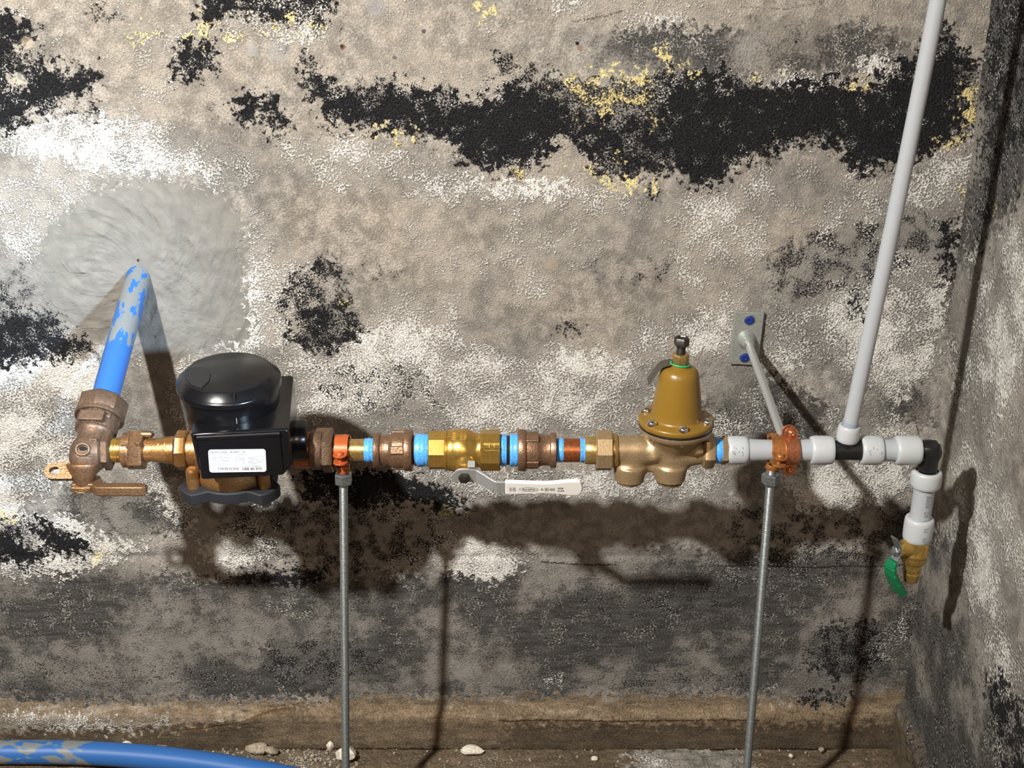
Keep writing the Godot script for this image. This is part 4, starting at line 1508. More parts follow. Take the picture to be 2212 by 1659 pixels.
func regulator() -> void:
	var t := thing("pressure_regulator", "water pressure regulator with an ochre bell and a bronze body", "regulator", Vector3(0.1708, AXY, AXZ))
	t.rotation_degrees = Vector3(0, 0, -1.2)
	var x0 := 0.1708
	var c := Cast.new()
	c.k = 0.007
	c.limb(Vector3(0.1100 - x0, -0.0005, 0), Vector3(-0.004, 0, 0), 0.0152, 0.0152, true)
	c.limb(Vector3(0, 0.0265, 0), Vector3(0, -0.002, 0), 0.0365, 0.0145)
	c.limb(Vector3(0, 0.0285, 0), Vector3(0, 0.0235, 0), 0.0378, 0.0370, true)
	c.limb(Vector3(-0.0455, -0.0345, 0.003), Vector3(-0.0455, -0.0185, 0.002), 0.0158, 0.0164, true)
	c.limb(Vector3(-0.0455, -0.019, 0.002), Vector3(-0.038, 0, 0), 0.0148, 0.011)
	c.limb(Vector3(-0.0025, -0.0335, 0.003), Vector3(-0.0025, -0.0175, 0.002), 0.0162, 0.0168, true)
	c.limb(Vector3(-0.0025, -0.018, 0.002), Vector3(-0.002, 0.004, 0), 0.0150, 0.012)
	c.limb(Vector3(-0.040, -0.0195, 0.002), Vector3(-0.008, -0.0195, 0.002), 0.004, 0.004)
	c.limb(Vector3(0.002, -0.006, 0), Vector3(0.034, -0.001, 0), 0.0135, 0.0125)
	c.limb(Vector3(-0.022, 0.004, 0.010), Vector3(-0.022, -0.002, 0.0145), 0.004, 0.003)
	var cast := part(t, "body", c.build(Vector3(-0.068, -0.044, -0.046), Vector3(0.05, 0.036, 0.046), 0.0015), M.cast_brass)
	cast.set_meta("label", "cast bronze body with two round plugs below")
	var b := MB.new()
	b.lathe(along_x(0.0295), v2([10, 0, 15.2, 0, 18.4, 2.2, 18.8, 3.4, 18.8, 11, 17.4, 13, 10, 13]), 6, true, 0.42)
	part(t, "outlet_hex", b, M.cast_brass)
	for q in [-0.0455, -0.0025]:
		b = MB.new()
		b.lathe(at(q, 0, 0.003), v2([0, -37.5, 11.5, -37.5, 13.6, -36.6, 14.6, -34]), 12, true)
		part(t, "bottom_plug", b, M.cast_brass)
	b = MB.new()
	b.lathe(at(0, 0, 0), v2([0, 28.6, 38.7, 28.6, 38.7, 31.8, 0, 31.8]), 72)
	part(t, "gasket", b, M.rubber)
	b = MB.new()
	b.lathe(at(0, 0, 0), v2([0, 31.6, 38.8, 31.6, 39.6, 32.6, 39.6, 36.2, 39, 37.4, 37.6, 38, 28.8, 38.2, 27.4, 39.0, 26.6, 41.0, 25.9, 48, 24.2, 62, 22.1, 76, 20.6, 85.6, 19.6, 89.6, 17.6, 92.8, 14.6, 94.8, 11.6, 95.6, 10.4, 96.4, 10.1, 98.6, 0, 98.6]), 84)
	part(t, "bell", b, M.ochre_enamel)
	for k in 6:
		var a := deg_to_rad(84 + 60 * k)
		b = MB.new()
		b.lathe(at(cos(a) * 0.0338, 0, sin(a) * 0.0338), v2([5.4, 37.8, 5.4, 39.2, 4.9, 41.2, 3.4, 42.8, 1.9, 43.3, 1.4, 42.0, 0, 41.8]), 24)
		part(t, "flange_screw", b, M.chrome)
		b = MB.new()
		b.lathe(at(cos(a) * 0.0345, 0, sin(a) * 0.0345), v2([0, 20.5, 1.9, 20.5, 2.2, 21.2, 2.2, 29, 0, 29]), 14)
		part(t, "screw_tip", b, M.chrome)
	b = MB.new()
	b.lathe(at(0, 0, 0), v2([0, 99, 8.2, 99, 8.9, 100, 8.9, 109, 8.2, 110, 5, 110]), 8, true, 0.25)
	part(t, "lock_nut", b, M.brass_pale)
	b = MB.new()
	var prof := [Vector2(0, 0.108)]
	for i in 8:
		prof.append(Vector2(0.0047, 0.109 + i * 0.0013))
		prof.append(Vector2(0.0041, 0.1096 + i * 0.0013))
	prof.append(Vector2(0, 0.120))
	b.lathe(at(0, 0, 0), prof, 20)
	part(t, "adjusting_screw", b, M.steel_dark)
	b = MB.new()
	b.lathe(at(0, 0, 0), v2([0, 118.5, 7.0, 118.5, 8.0, 119.4, 8.0, 126.5, 7.2, 127.6, 5.6, 127.8, 5.0, 126.6, 0, 126.6]), 6, true, 0.35)
	part(t, "screw_head", b, M.steel_dark)
	# tag looped on under the nut
	b = MB.new()
	var lp := []
	for i in 33:
		var a := TAU * i / 32.0
		lp.append(Vector3(cos(a) * 0.0098, 0.0985 + 0.0011 * cos(a - 2.4), sin(a) * 0.0098))
	b.tube(lp, 0.0011, 10, false)
	part(t, "tag_ring", b, M.green_wire, "green plastic ring")
	b = MB.new()
	var path := [Vector3(-0.0085, 0.0995, 0), Vector3(-0.014, 0.0985, 0), Vector3(-0.019, 0.0965, 0), Vector3(-0.0225, 0.0925, 0), Vector3(-0.026, 0.0865, 0), Vector3(-0.0315, 0.0775, 0)]
	for i in path.size() - 1:
		var p: Vector3 = path[i]
		var q: Vector3 = path[i + 1]
		var e := (q - p).normalized()
		b.box(Transform3D(Basis(e, Vector3(-e.y, e.x, 0), Vector3(0, 0, 1)), (p + q) / 2.0 + Vector3(0, 0, -0.002)), Vector3(p.distance_to(q) + 0.0004, 0.0007, 0.0175), 0.0002)
	part(t, "paper_tag", b, M.tag_dark)


# ---------------------------------------------------------------- translucent pipe, tee, elbow, drain

func pex_ring(parent: Node3D, xf: Transform3D, r: float, length: float) -> void:
	var b := MB.new()
	b.lathe(xf, [Vector2(r * 0.72, 0), Vector2(r * 0.87, 0), Vector2(r * 0.94, 0.0008), Vector2(r * 0.985, 0.0026), Vector2(r, 0.0058), Vector2(r * 1.005, length * 0.5), Vector2(r * 0.99, length - 0.0044), Vector2(r * 0.965, length - 0.0018), Vector2(r * 0.9, length - 0.0002), Vector2(r * 0.84, length), Vector2(r * 0.72, length)], 44)
	part(parent, "expansion_ring", b, M.pex_ring)


func pex_tube(parent: Node3D, xf: Transform3D, prof: Array) -> void:
	var b := MB.new()
	b.lathe(xf, prof, 44)
	part(parent, "tube", b, M.pex)


func faint_print(parent: Node3D, xf: Transform3D, r: float, n: int, sd: int) -> void:
	# worn, unreadable ink bars round the ring
	var rg := RandomNumberGenerator.new()
	rg.seed = sd
	var b := MB.new()
	for k in n:
		var a := rg.randf_range(-0.3, 0.3)
		b.box(xf * Transform3D(Basis(Vector3(0, 1, 0), a), Basis(Vector3(0, 1, 0), a) * Vector3(0, rg.randf_range(-0.007, 0.007), r)), Vector3(rg.randf_range(0.0008, 0.002), rg.randf_range(0.0004, 0.0012), 0.00016), 0.00004)
	part(parent, "worn_print", b, M.ink_grey)


func plastic_run() -> void:
	# brass adapter
	var x0 := 0.2235
	var t := thing("pipe_adapter", "brass hex adapter with blue tape between the regulator and the translucent pipe", "adapter", Vector3(x0, AXY, AXZ))
	var b := MB.new()
	b.lathe(along_x(0.2127 - x0), rod_prof(0.0125, 0.0, 0.0088), 40)
	part(t, "threaded_end", b, M.brass_pale)
	b = MB.new()
	tape(b, 0.2137 - x0, 0.2218 - x0, 0.0139, 21)
	part(t, "thread_tape", b, M.tape_blue)
	b = MB.new()
	b.lathe(along_x(0.2208 - x0), v2([9, 0, 14.6, 0, 15.8, 0.9, 15.8, 5.4, 14.6, 6.2, 9, 6.2]), 6, true, 0.2)
	part(t, "hex", b, M.cast_brass)
	# first translucent pipe: adapter to tee
	x0 = 0.2826
	t = thing("plastic_pipe", "translucent white pipe under the copper clamps, between brass adapter and black tee", "pipe", Vector3(x0, AXY, AXZ), "")
	pex_tube(t, along_x(0.2279 - x0), [Vector2(0.009, 0), Vector2(0.0125, 0), Vector2(0.0124, 0.0196), Vector2(0.0116, 0.0293), Vector2(0.0112, 0.0416), Vector2(0.0112, 0.0733), Vector2(0.0117, 0.0831), Vector2(0.0122, 0.0929), Vector2(0.0122, 0.1105), Vector2(0.009, 0.1105)])
	pex_ring(t, along_x(0.2269 - x0), 0.0152, 0.0215)
	pex_ring(t, along_x(0.3149 - x0), 0.0154, 0.0240)
	faint_print(t, Transform3D(Basis(Vector3(0, 0, 1), -PI / 2) * Basis(Vector3(0, 1, 0), -0.35), Vector3(0.2367 - x0, 0, 0)), 0.0152, 14, 4)
	# tee
	x0 = 0.3526
	t = thing("pipe_tee", "black plastic tee joining the horizontal and the rising white pipes", "tee", Vector3(x0, AXY, AXZ))
	b = MB.new()
	b.lathe(along_x(0.3374 - x0), [Vector2(0, 0), Vector2(0.0105, 0), Vector2(0.0105, 0.0318), Vector2(0, 0.0318)], 40)
	part(t, "body", b, M.pex_black)
	b = MB.new()
	b.lathe(at(0, 0, 0), v2([0, 2, 9.6, 2, 9, 10.5, 8.8, 12.5, 0, 12.5]), 32)
	part(t, "branch", b, M.pex_black)
	# riser
	var base := Vector3(x0, AXY + 0.0105, AXZ)
	t = thing("riser_pipe", "thin translucent white pipe rising from the black tee past the top of the photo", "pipe", base)
	var up := Vector3(0.0385, 0.44, 0.0).normalized()
	b = MB.new()
	var pts := []
	for i in 40:
		var s := 0.008 + i * 0.0375
		pts.append(up * s + Vector3(0.0022 * sin(s * 5.0), 0, 0.001 * sin(s * 4.0)))
	b.tube(pts, 0.00785, 32)
	part(t, "tube", b, M.pex)
	pex_ring(t, along(up, Vector3.ZERO), 0.0119, 0.0185)
	b = MB.new()
	b.lathe(along(up, up * 0.0182), [Vector2(0.0082, 0), Vector2(0.0082, 0.0045), Vector2(0.0070, 0.0046)], 32)
	part(t, "ring_mouth", b, M.pex_inner)
	# short pipe, tee to elbow
	x0 = 0.3990
	t = thing("plastic_pipe", "short translucent white pipe with two rings between black tee and black elbow", "pipe", Vector3(x0, AXY, AXZ))
	pex_tube(t, along_x(0.3687 - x0), [Vector2(0.009, 0), Vector2(0.0125, 0), Vector2(0.0125, 0.0171), Vector2(0.0117, 0.0235), Vector2(0.0115, 0.0293), Vector2(0.0117, 0.0352), Vector2(0.0122, 0.0401), Vector2(0.0122, 0.0606), Vector2(0.009, 0.0606)])
	pex_ring(t, along_x(0.3680 - x0), 0.0156, 0.0225)
	pex_ring(t, along_x(0.4044 - x0), 0.0157, 0.0264)
	faint_print(t, Transform3D(Basis(Vector3(0, 0, 1), -PI / 2) * Basis(Vector3(0, 1, 0), -0.4), Vector3(0.3809 - x0, 0, 0)), 0.0156, 8, 9)
	# elbow
	x0 = 0.4416
	t = thing("pipe_elbow", "black plastic elbow turning the white pipe down by the right wall", "elbow", Vector3(x0, AXY, AXZ))
	var c := Cast.new()
	c.k = 0.003
	c.limb(Vector3(0.4298 - x0, 0, 0), Vector3(0.0065, 0, 0), 0.0105, 0.0105, true)
	c.limb(Vector3(-0.0003, 0.0062, 0), Vector3(-0.0003, -0.023, 0), 0.0105, 0.0105, true)
	c.limb(Vector3(-0.002, 0.0, 0), Vector3(0.002, -0.003, 0), 0.0108, 0.0108)
	part(t, "body", c.build(Vector3(-0.019, -0.028, -0.016), Vector3(0.018, 0.018, 0.016), 0.001), M.pex_black)
	b = MB.new()
	b.lathe(at(0.0065, 0.0085, 0.0068), v2([0, 0, 1.1, 0, 0.9, 0.9, 0, 1]), 10)
	part(t, "mould_stub", b, M.pex_black)
	# pipe down to the drain
	t = thing("drop_pipe", "translucent white pipe with grey print hanging from the black elbow", "pipe", Vector3(x0, AXY - 0.012, AXZ))
	var down := Vector3(-0.028, -1.0, 0.02).normalized()
	var y1 := -0.0238 + 0.012
	var f := along(down, Vector3(0, y1, 0), Vector3(0, 0, 1))
	var ln := 0.0825
	pex_tube(t, f, [Vector2(0.009, 0.002), Vector2(0.0120, 0.002), Vector2(0.0118, 0.014), Vector2(0.0114, 0.020), Vector2(0.0112, 0.026), Vector2(0.0112, 0.036), Vector2(0.0112, 0.050), Vector2(0.0115, 0.055), Vector2(0.0124, 0.060), Vector2(0.0124, ln), Vector2(0.009, ln)])
	pex_ring(t, f, 0.0164, 0.0190)
	pex_ring(t, along(down, Vector3(0, y1, 0) + down * 0.0560), 0.0158, 0.0270)
	# the print runs down the pipe, bent to its round face
	var face := Basis(Vector3(0, 1, 0), 0.2)
	var tx := Basis(down, face * Vector3(1, 0, 0), Vector3.ZERO)
	tx.z = tx.x.cross(tx.y).normalized()
	tx.y = tx.z.cross(tx.x).normalized()
	var r0 := 0.0113
	letters(t, "pipe_print", "5 Made In U", 0.0052, M.ink_grey, Transform3D(tx, Vector3(0, y1, 0) + down * 0.0380 + tx.z * (r0 + 0.0002)), 0.0003, r0, "Droid Sans Mono", false, 0.0385)
	letters(t, "pipe_print", "U U", 0.0046, M.ink_grey, Transform3D(tx, Vector3(0, y1, 0) + down * 0.070 + tx.z * 0.0159), 0.0002, 0.0158, "Droid Sans Mono", false, 0.016)
	# drain valve
	var top := Vector3(x0, AXY - 0.012 + y1, AXZ) + down * 0.0825
	t = thing("drain_valve", "small brass drain valve with a green lever hanging under the white drop pipe", "valve", top)
	t.scale = Vector3.ONE * 1.12
	f = along(down, Vector3.ZERO, Vector3(0, 0, 1))
	b = MB.new()
	b.lathe(f, v2([0, -4, 12.6, -4, 12.6, 8, 12.2, 13.5, 12.8, 14.4, 12.8, 15.6, 12.2, 16.4, 12.2, 22.5, 11.2, 24.6, 9.6, 25.6, 9.6, 27]), 44)
	part(t, "body", b, M.drain_brass)
	b = MB.new()
	b.lathe(f, v2([0, 26, 8.6, 26, 8.8, 27, 8.8, 34.5, 8.2, 35.2, 8.2, 36, 8.6, 36.6, 6.8, 46, 6, 47, 4.4, 47, 4.4, 40, 0, 40]), 8, true, 0.3)
	part(t, "outlet_nozzle", b, M.drain_brass)
	b = MB.new()
	b.lathe(at(-0.0006, -0.0475, 0.001), v2([0, 0, 4.2, 0]), 16)
	part(t, "nozzle_bore", b, M.void_dark)
	letters(t, "raised_lettering", "1/2", 0.0058, M.brass, Transform3D(Basis(Vector3(0, 0, 1), -PI / 2) * Basis(Vector3(1, 0, 0), 0.25), Vector3(0.0034, -0.0080, 0.0122)), 0.001, 0.0, "Droid Sans", true)
	b = MB.new()
	for k in 7:
		var a := -0.55 + k * 0.2
		b.box(Transform3D(Basis(Vector3(0, 1, 0), a), Vector3(-0.0005 + sin(a) * 0.0123, -0.0193, cos(a) * 0.0123)), Vector3(0.0014, 0.0022, 0.0006), 0.0002)
	for k in 3:
		b.box(Transform3D(Basis(Vector3(0, 1, 0), 0.9), Vector3(0.0097, -0.0035 - 0.003 * k, 0.0078)), Vector3(0.0022, 0.0016, 0.0006), 0.0002)
	part(t, "raised_mark", b, M.drain_brass)
	# stem to the left, lever hanging down
	var sd := Vector3(-0.89, -0.02, 0.45).normalized()
	var sp := Vector3(-0.001, -0.0065, 0.0)
	b = MB.new()
	b.lathe(along(sd, sp), v2([0, 6, 9.6, 6, 8.4, 14, 6.8, 17, 6.8, 20.4, 6, 21, 0, 21]), 32)
	part(t, "stem_boss", b, M.drain_brass)
	b = MB.new()
	b.lathe(along(sd, sp), v2([0, 21.5, 4.6, 21.5, 5, 22, 5, 25.4, 4.4, 26, 3.2, 26.4, 3, 29, 0, 29.4]), 6, true, 0.3)
	part(t, "handle_nut", b, M.zinc)
	var h := Node3D.new()
	h.name = "lever_handle"
	t.add_child(h)
	var side := Vector3(0, 0, 1).slide(sd).normalized()
	var uu := sd.cross(side).normalized()
	if uu.y < 0.0:
		uu = -uu
	var wdir := uu.cross(sd).normalized()
	h.transform = Transform3D(Basis(wdir, uu, wdir.cross(uu)), sp + sd * 0.0215)
	var outw := 1.0 if (h.basis.z.dot(sd)) > 0.0 else -1.0
	b = MB.new()
	var lev := [Vector2(0.006, 0.0155), Vector2(0.0045, 0.0125), Vector2(0.0, 0.004), Vector2(0.0, -0.004), Vector2(0.005, -0.012)]
	for i in lev.size() - 1:
		var p: Vector2 = lev[i]
		var q: Vector2 = lev[i + 1]
		var e := (q - p).normalized()
		var y3 := Vector3(0, e.y, e.x * outw)
		b.box(Transform3D(Basis(Vector3(1, 0, 0), y3, Vector3(1, 0, 0).cross(y3)), Vector3(0, (p.y + q.y) / 2.0, (p.x + q.x) / 2.0 * outw)), Vector3(0.0095, p.distance_to(q) + 0.001, 0.0016), 0.0004)
	part(h, "steel_strap", b, M.zinc)
	b = MB.new()
	var a2 := Vector3(0, -0.0105, 0.0050 * outw)
	var gp := [a2, Vector3(0, -0.0165, 0.0076 * outw), Vector3(0, -0.024, 0.0060 * outw), Vector3(0, -0.034, 0.001 * outw), Vector3(0, -0.045, -0.0055 * outw), Vector3(0, -0.0495, -0.0085 * outw)]
	for i in gp.size() - 1:
		var e2: Vector3 = (gp[i + 1] - gp[i]).normalized()
		b.box(Transform3D(Basis(Vector3(1, 0, 0), e2, Vector3(1, 0, 0).cross(e2)), (gp[i] + gp[i + 1]) / 2.0), Vector3(0.0145 + 0.0016 * mini(i, 3), (gp[i + 1] - gp[i]).length() + 0.0032, 0.0062), 0.0026)
	part(h, "vinyl_grip", b, M.green_vinyl, "green vinyl grip")
	b = MB.new()
	for k in 2:
		var q3: Vector3 = gp[3] + Vector3(-0.002 + 0.004 * k, 0.003, 0.0031 * outw)
		var e3: Vector3 = (gp[4] - gp[2]).normalized()
		b.box(Transform3D(Basis(Vector3(1, 0, 0), e3, Vector3(1, 0, 0).cross(e3)), q3), Vector3(0.0012, 0.0115, 0.0012), 0.0003)
	part(h, "grip_groove", b, M.void_dark)


# ---------------------------------------------------------------- hangers, rods, wall plate

# a split pipe ring; its bolted ears point to local +z and -z, its threaded boss to local -y
func clamp_ring(t: Node3D, xf: Transform3D, ri: float, width: float, m: Material, screw: Material) -> void:
	var ro := ri + 0.0019
	var gap := 0.0042
	for half in [1.0, -1.0]:
		var b := MB.new()
		var outer := PackedVector2Array()
		var n := 22
		var a0 := asin(gap / ro)
		for i in n + 1:
			var a := lerpf(a0, PI - a0, float(i) / n)
			outer.append(Vector2(cos(a) * ro, sin(a) * ro))
		var back := PackedVector2Array()
		var a1 := asin(gap / ri)
		for i in n + 1:
			var a := lerpf(PI - a1, a1, float(i) / n)
			back.append(Vector2(cos(a) * ri, sin(a) * ri))
		outer.append_array(back)
		var flip := Basis(Vector3(0, 0, 1), Vector3(0, half, 0), Vector3(-half, 0, 0)) if half > 0.0 else Basis(Vector3(0, 0, 1), Vector3(0, -1, 0), Vector3(1, 0, 0))
		b.extrude(xf * Transform3D(flip, Vector3.ZERO), outer, width, 0.0004)
		for s in [1.0, -1.0]:
			var ear := PackedVector2Array()
			var hw := width * 0.5
			ear.append_array([Vector2(-hw, 0), Vector2(hw, 0), Vector2(hw, 0.0075)])
			for i in range(1, 10):
				ear.append(Vector2(0, 0.0075) + Vector2.from_angle(PI * i / 10.0) * Vector2(hw, hw * 0.8))
			ear.append(Vector2(-hw, 0.0075))
			b.extrude(xf * Transform3D(Basis(Vector3(1, 0, 0), Vector3(0, 0, s), Vector3(0, -s, 0)), Vector3(0, half * gap, s * (ri - 0.0005))), ear, 0.0020, 0.0004)
		part(t, "half_ring", b, m)
	for s in [1.0, -1.0]:
		var b := MB.new()
		b.lathe(xf * at(0, 0, s * (ri + 0.0065)), v2([0, -8, 2.2, -8, 2.2, 5, 3.9, 5, 4.1, 5.6, 3.4, 7.2, 1.8, 8, 0.8, 7.2, 0, 7.2]), 20)
		part(t, "ear_screw", b, screw)
	var bo := MB.new()
	bo.lathe(xf * at(0, -ro + 0.0005, 0), v2([0, -9.5, 6.2, -9.5, 7, -8.5, 7, -2, 5, 0.5, 0, 0.5]), 28)
	part(t, "boss", bo, m)


func threaded(b: MB, p: Vector3, q: Vector3, r: float) -> void:
	var l := p.distance_to(q)
	var n := int(l / 0.0012)
	var prof := [Vector2(0, 0)]
	for i in n:
		prof.append(Vector2(r, l * (i + 0.25) / n))
		prof.append(Vector2(r - 0.0003, l * (i + 0.75) / n))
	prof.append(Vector2(0, l))
	b.lathe(along(q - p, p), prof, 16)


func supports() -> void:
	# first hanger
	var x1 := -0.1792
	var t := thing("pipe_clamp", "orange coated split ring hanger beside the dull bronze meter coupling", "pipe clamp", Vector3(x1, AXY, AXZ))
	clamp_ring(t, at(0, 0, 0), 0.0146, 0.0146, M.copper_paint, M.copper_paint)
	t = thing("threaded_rod", "zinc threaded rod standing under the first orange hanger", "rod", Vector3(x1, 0, AXZ))
	var topp := Vector3(0, AXY - 0.0235, 0)
	var b := MB.new()
	threaded(b, Vector3(-0.0205, 0.001, 0), topp, 0.0047)
	part(t, "rod", b, M.zinc)
	b = MB.new()
	b.lathe(along(Vector3(0, 1, 0), Vector3(-0.0004, AXY - 0.0395, 0)), v2([4.6, 0, 8.6, 0, 9.7, 1, 9.7, 11.4, 8.6, 12.4, 4.6, 12.4]), 6, true, PI / 6)
	part(t, "jam_nut", b, M.zinc)
	# second hanger
	var x2 := 0.2792
	t = thing("pipe_clamp", "aged brown copper split ring hanger on the white pipe, above the second floor rod", "pipe clamp", Vector3(x2, AXY, AXZ))
	clamp_ring(t, Transform3D(Basis(Vector3(1, 0, 0), 0.12) * Basis(Vector3(0, 0, 1), -0.12), Vector3.ZERO), 0.0135, 0.0158, M.copper_aged, M.copper_aged)
	t = thing("threaded_rod", "zinc threaded rod standing under the aged copper hanger at the right", "rod", Vector3(0.2753, 0, AXZ))
	b = MB.new()
	threaded(b, Vector3(0.0005, 0.001, 0), Vector3(0.0005, AXY - 0.023, 0), 0.0047)
	part(t, "rod", b, M.zinc)
	b = MB.new()
	b.lathe(along(Vector3(0, 1, 0), Vector3(0.0005, AXY - 0.0395, 0)), v2([4.6, 0, 8.8, 0, 9.9, 1, 9.9, 10.6, 8.8, 11.6, 4.6, 11.6]), 6, true, 0.2)
	part(t, "jam_nut", b, M.zinc)
	# third: held from the wall
	var x3 := 0.2929
	t = thing("pipe_clamp", "bright copper split ring clamp held by the shiny rod from the wall plate", "pipe clamp", Vector3(x3, AXY, AXZ))
	clamp_ring(t, Transform3D(Basis(Vector3(0, 1, 0), 0.1) * Basis(Vector3(1, 0, 0), PI / 2 - 0.12), Vector3.ZERO), 0.0140, 0.0150, M.copper, M.copper)
	var pa := Vector3(0.2735, 0.5795, 0.008)
	var pb := Vector3(0.2895, 0.530, 0.168)
	t = thing("brace_rod", "shiny zinc rod running from the wall plate to the bright copper clamp", "rod", pa)
	b = MB.new()
	var pp := []
	for i in 12:
		pp.append((pb - pa) * (i / 11.0))
	b.tube(pp, 0.0047, 24)
	part(t, "rod", b, M.bright_rod)
	# wall plate
	t = thing("wall_plate", "small grey zinc wall plate with two blue screws", "bracket", Vector3(0.273, 0.58, 0.003))
	var skew := Basis(Vector3(0, 0, 1), -0.05)
	b = MB.new()
	b.box(Transform3D(skew, Vector3(0, 0, 0.0005)), Vector3(0.0345, 0.066, 0.0055), 0.0012)
	part(t, "plate", b, M.zinc_plate)
	var out := (pb - pa).normalized()
	b = MB.new()
	b.lathe(along(Vector3(0, 0, 1), Vector3(0, -0.001, 0.003)), v2([0, 0, 11.5, 0, 11, 1.4, 9, 4.2, 8.2, 8, 7.4, 9, 0, 9]), 40)
	b.lathe(along(out, Vector3(0, 0.0, 0.008)), v2([0, 0, 7.2, 0, 7.2, 8, 6.2, 10, 0, 10]), 32)
	part(t, "socket", b, M.zinc_plate)
	for k in 2:
		var q := skew * Vector3(0.0008, 0.0232 - 0.0468 * k, 0.0)
		b = MB.new()
		b.lathe(along(Vector3(0, 0, 1), q + Vector3(0, 0, 0.0030)), v2([6.6, 0, 6.6, 0.6, 5.6, 0.9, 5.4, 0.2]), 28)
		part(t, "screw_rim", b, M.zinc)
		b = MB.new()
		b.lathe(along(Vector3(0, 0, 1), q + Vector3(0, 0, 0.0030)), v2([0, 0, 5.4, 0, 5.2, 0.8, 3.4, 1.5, 2.4, 1.6, 1.8, 0.9, 0, 0.8]), 24)
		part(t, "anchor_screw", b, M.blue_anchor, "blue screw head")


# ---------------------------------------------------------------- on the floor

func stone(label: String, p: Vector3, size: Vector3, m: Material, sd: int) -> void:
	var t := MeshInstance3D.new()
	var n := noise(1.1, 2, sd)
	var b := MB.new()
	var cutters: Array[Vector4] = []
	var rg := RandomNumberGenerator.new()
	rg.seed = sd
	for k in 11:
		var nn := Vector3(rg.randf_range(-1, 1), rg.randf_range(-1, 1), rg.randf_range(-1, 1)).normalized()
		cutters.append(Vector4(nn.x, nn.y, nn.z, rg.randf_range(0.62, 0.92)))
	var ico := func(th: float, ph: float) -> Vector3:
		var q := Vector3(sin(th) * cos(ph), cos(th), sin(th) * sin(ph))
		q *= 1.0 + 0.15 * n.get_noise_3dv(q * 2.0)
		for c in cutters:
			var nn := Vector3(c.x, c.y, c.z)
			var over := q.dot(nn) - c.w
			if over > 0.0:
				q -= nn * over
		return q * size * 0.5
	var a := 14
	var d := 22
	for i in a:
		for k in d:
			var q: Array[Vector3] = []
			for e in [[0, 0], [0, 1], [1, 1], [1, 0]]:
				q.append(ico.call(PI * (i + e[0]) / a, TAU * (k + e[1]) / d))
			var nn := (q[2] - q[0]).cross(q[3] - q[1]).normalized()
			if nn.dot(q[0] + q[2]) < 0.0:
				nn = -nn
			b.quad(q[0], q[1], q[2], q[3], nn, nn, nn, nn)
	t.mesh = b.mesh()
	t.material_override = m
	var num := 0
	t.name = "stone"
	while has_node(NodePath(t.name)):
		num += 1
		t.name = "stone_%03d" % num
	add_child(t)
	t.position = p
	t.set_meta("label", label)
	t.set_meta("category", "stone")
	t.set_meta("group", "loose stone chips on the floor")


func floor_things() -> void:
	# loose length of blue pipe on the floor
	var t := thing("floor_pipe", "bright blue plastic pipe lying on the floor, scuffed with grey mortar", "pipe", Vector3(-0.52, 0, 0.05))
	var b := MB.new()
	var pts := []
	for i in 60:
		var u := i / 59.0
		var x := lerpf(-1.25, -0.12, u)
		var z := 0.0405 + 0.46 * pow(maxf(0.0, x + 0.62), 2.0) + 0.12 * pow(maxf(0.0, -0.66 - x), 2.0)
		pts.append(Vector3(x, 0.0175, z) - t.position)
	b.tube(pts, 0.0155, 40)
	part(t, "tube", b, blue_pipe_material("blue_pipe_floor", 1.2, 0.55, 0.72, 0.5, 15))
	stone("pale angular stone at the foot of the left threaded rod, largest of the chips", Vector3(-0.2165, 0.011, 0.038), Vector3(0.030, 0.027, 0.022), M.stone_pale, 31)
	stone("small pale chip against the wall, just left of the left threaded rod", Vector3(-0.241, 0.006, 0.013), Vector3(0.012, 0.014, 0.010), M.stone_pale, 32)
	stone("flat grey chip touching a longer one, between the blue pipe and the rod", Vector3(-0.316, 0.008, 0.026), Vector3(0.020, 0.014, 0.014), M.stone_grey, 33)
	stone("broad grey slab of stone between the blue pipe and the left rod", Vector3(-0.336, 0.009, 0.022), Vector3(0.034, 0.016, 0.018), M.stone_grey, 34)
	stone("white crumb on the wall foot above the blue floor pipe", Vector3(-0.506, 0.012, 0.022), Vector3(0.016, 0.016, 0.012), M.stone_pale, 35)
	stone("grey lump of mortar on the floor beside the end of the blue pipe", Vector3(-0.462, 0.006, 0.020), Vector3(0.016, 0.016, 0.014), M.stone_grey, 36)
	stone("pale flat stone in the middle of the floor edge, right of the rod shadow", Vector3(-0.0515, 0.006, 0.022), Vector3(0.033, 0.014, 0.016), M.stone_pale, 37)
	stone("tiny white pebble on the pale floor patch", Vector3(0.108, 0.003, 0.035), Vector3(0.010, 0.006, 0.007), M.stone_pale, 38)
	stone("small white pebble near the right corner of the floor", Vector3(0.366, 0.003, 0.030), Vector3(0.007, 0.006, 0.006), M.stone_pale, 39)
	stone("round grey pebble lying by the corner shadow", Vector3(0.408, 0.004, 0.018), Vector3(0.009, 0.007, 0.008), M.stone_grey, 40)
	# fine crumbs nobody could count
	b = MB.new()
	var rg := RandomNumberGenerator.new()
	rg.seed = 12
	for k in 700:
		var left := k < 480
		var x := rg.randf_range(-0.50, -0.20) if left else rg.randf_range(-0.2, 0.48)
		var z := rg.randf_range(0.010, 0.09)
		var s := rg.randf_range(0.0006, 0.0022) if not left else rg.randf_range(0.0007, 0.0036) * rg.randf_range(0.5, 1.0)
		b.lathe(Transform3D(Basis.from_euler(Vector3(rg.randf() * 6, rg.randf() * 6, rg.randf() * 6)), Vector3(x, s * 0.3, z)), [Vector2(0, -s), Vector2(s, -s * 0.3), Vector2(s * 0.7, s * 0.6), Vector2(0, s)], 5, true)
	var o := part(self, "rubble", b, M.stone_grey)
	o.set_meta("kind", "stuff")
	o.set_meta("label", "fine stone crumbs scattered along the foot of the wall")
	o.set_meta("category", "rubble")


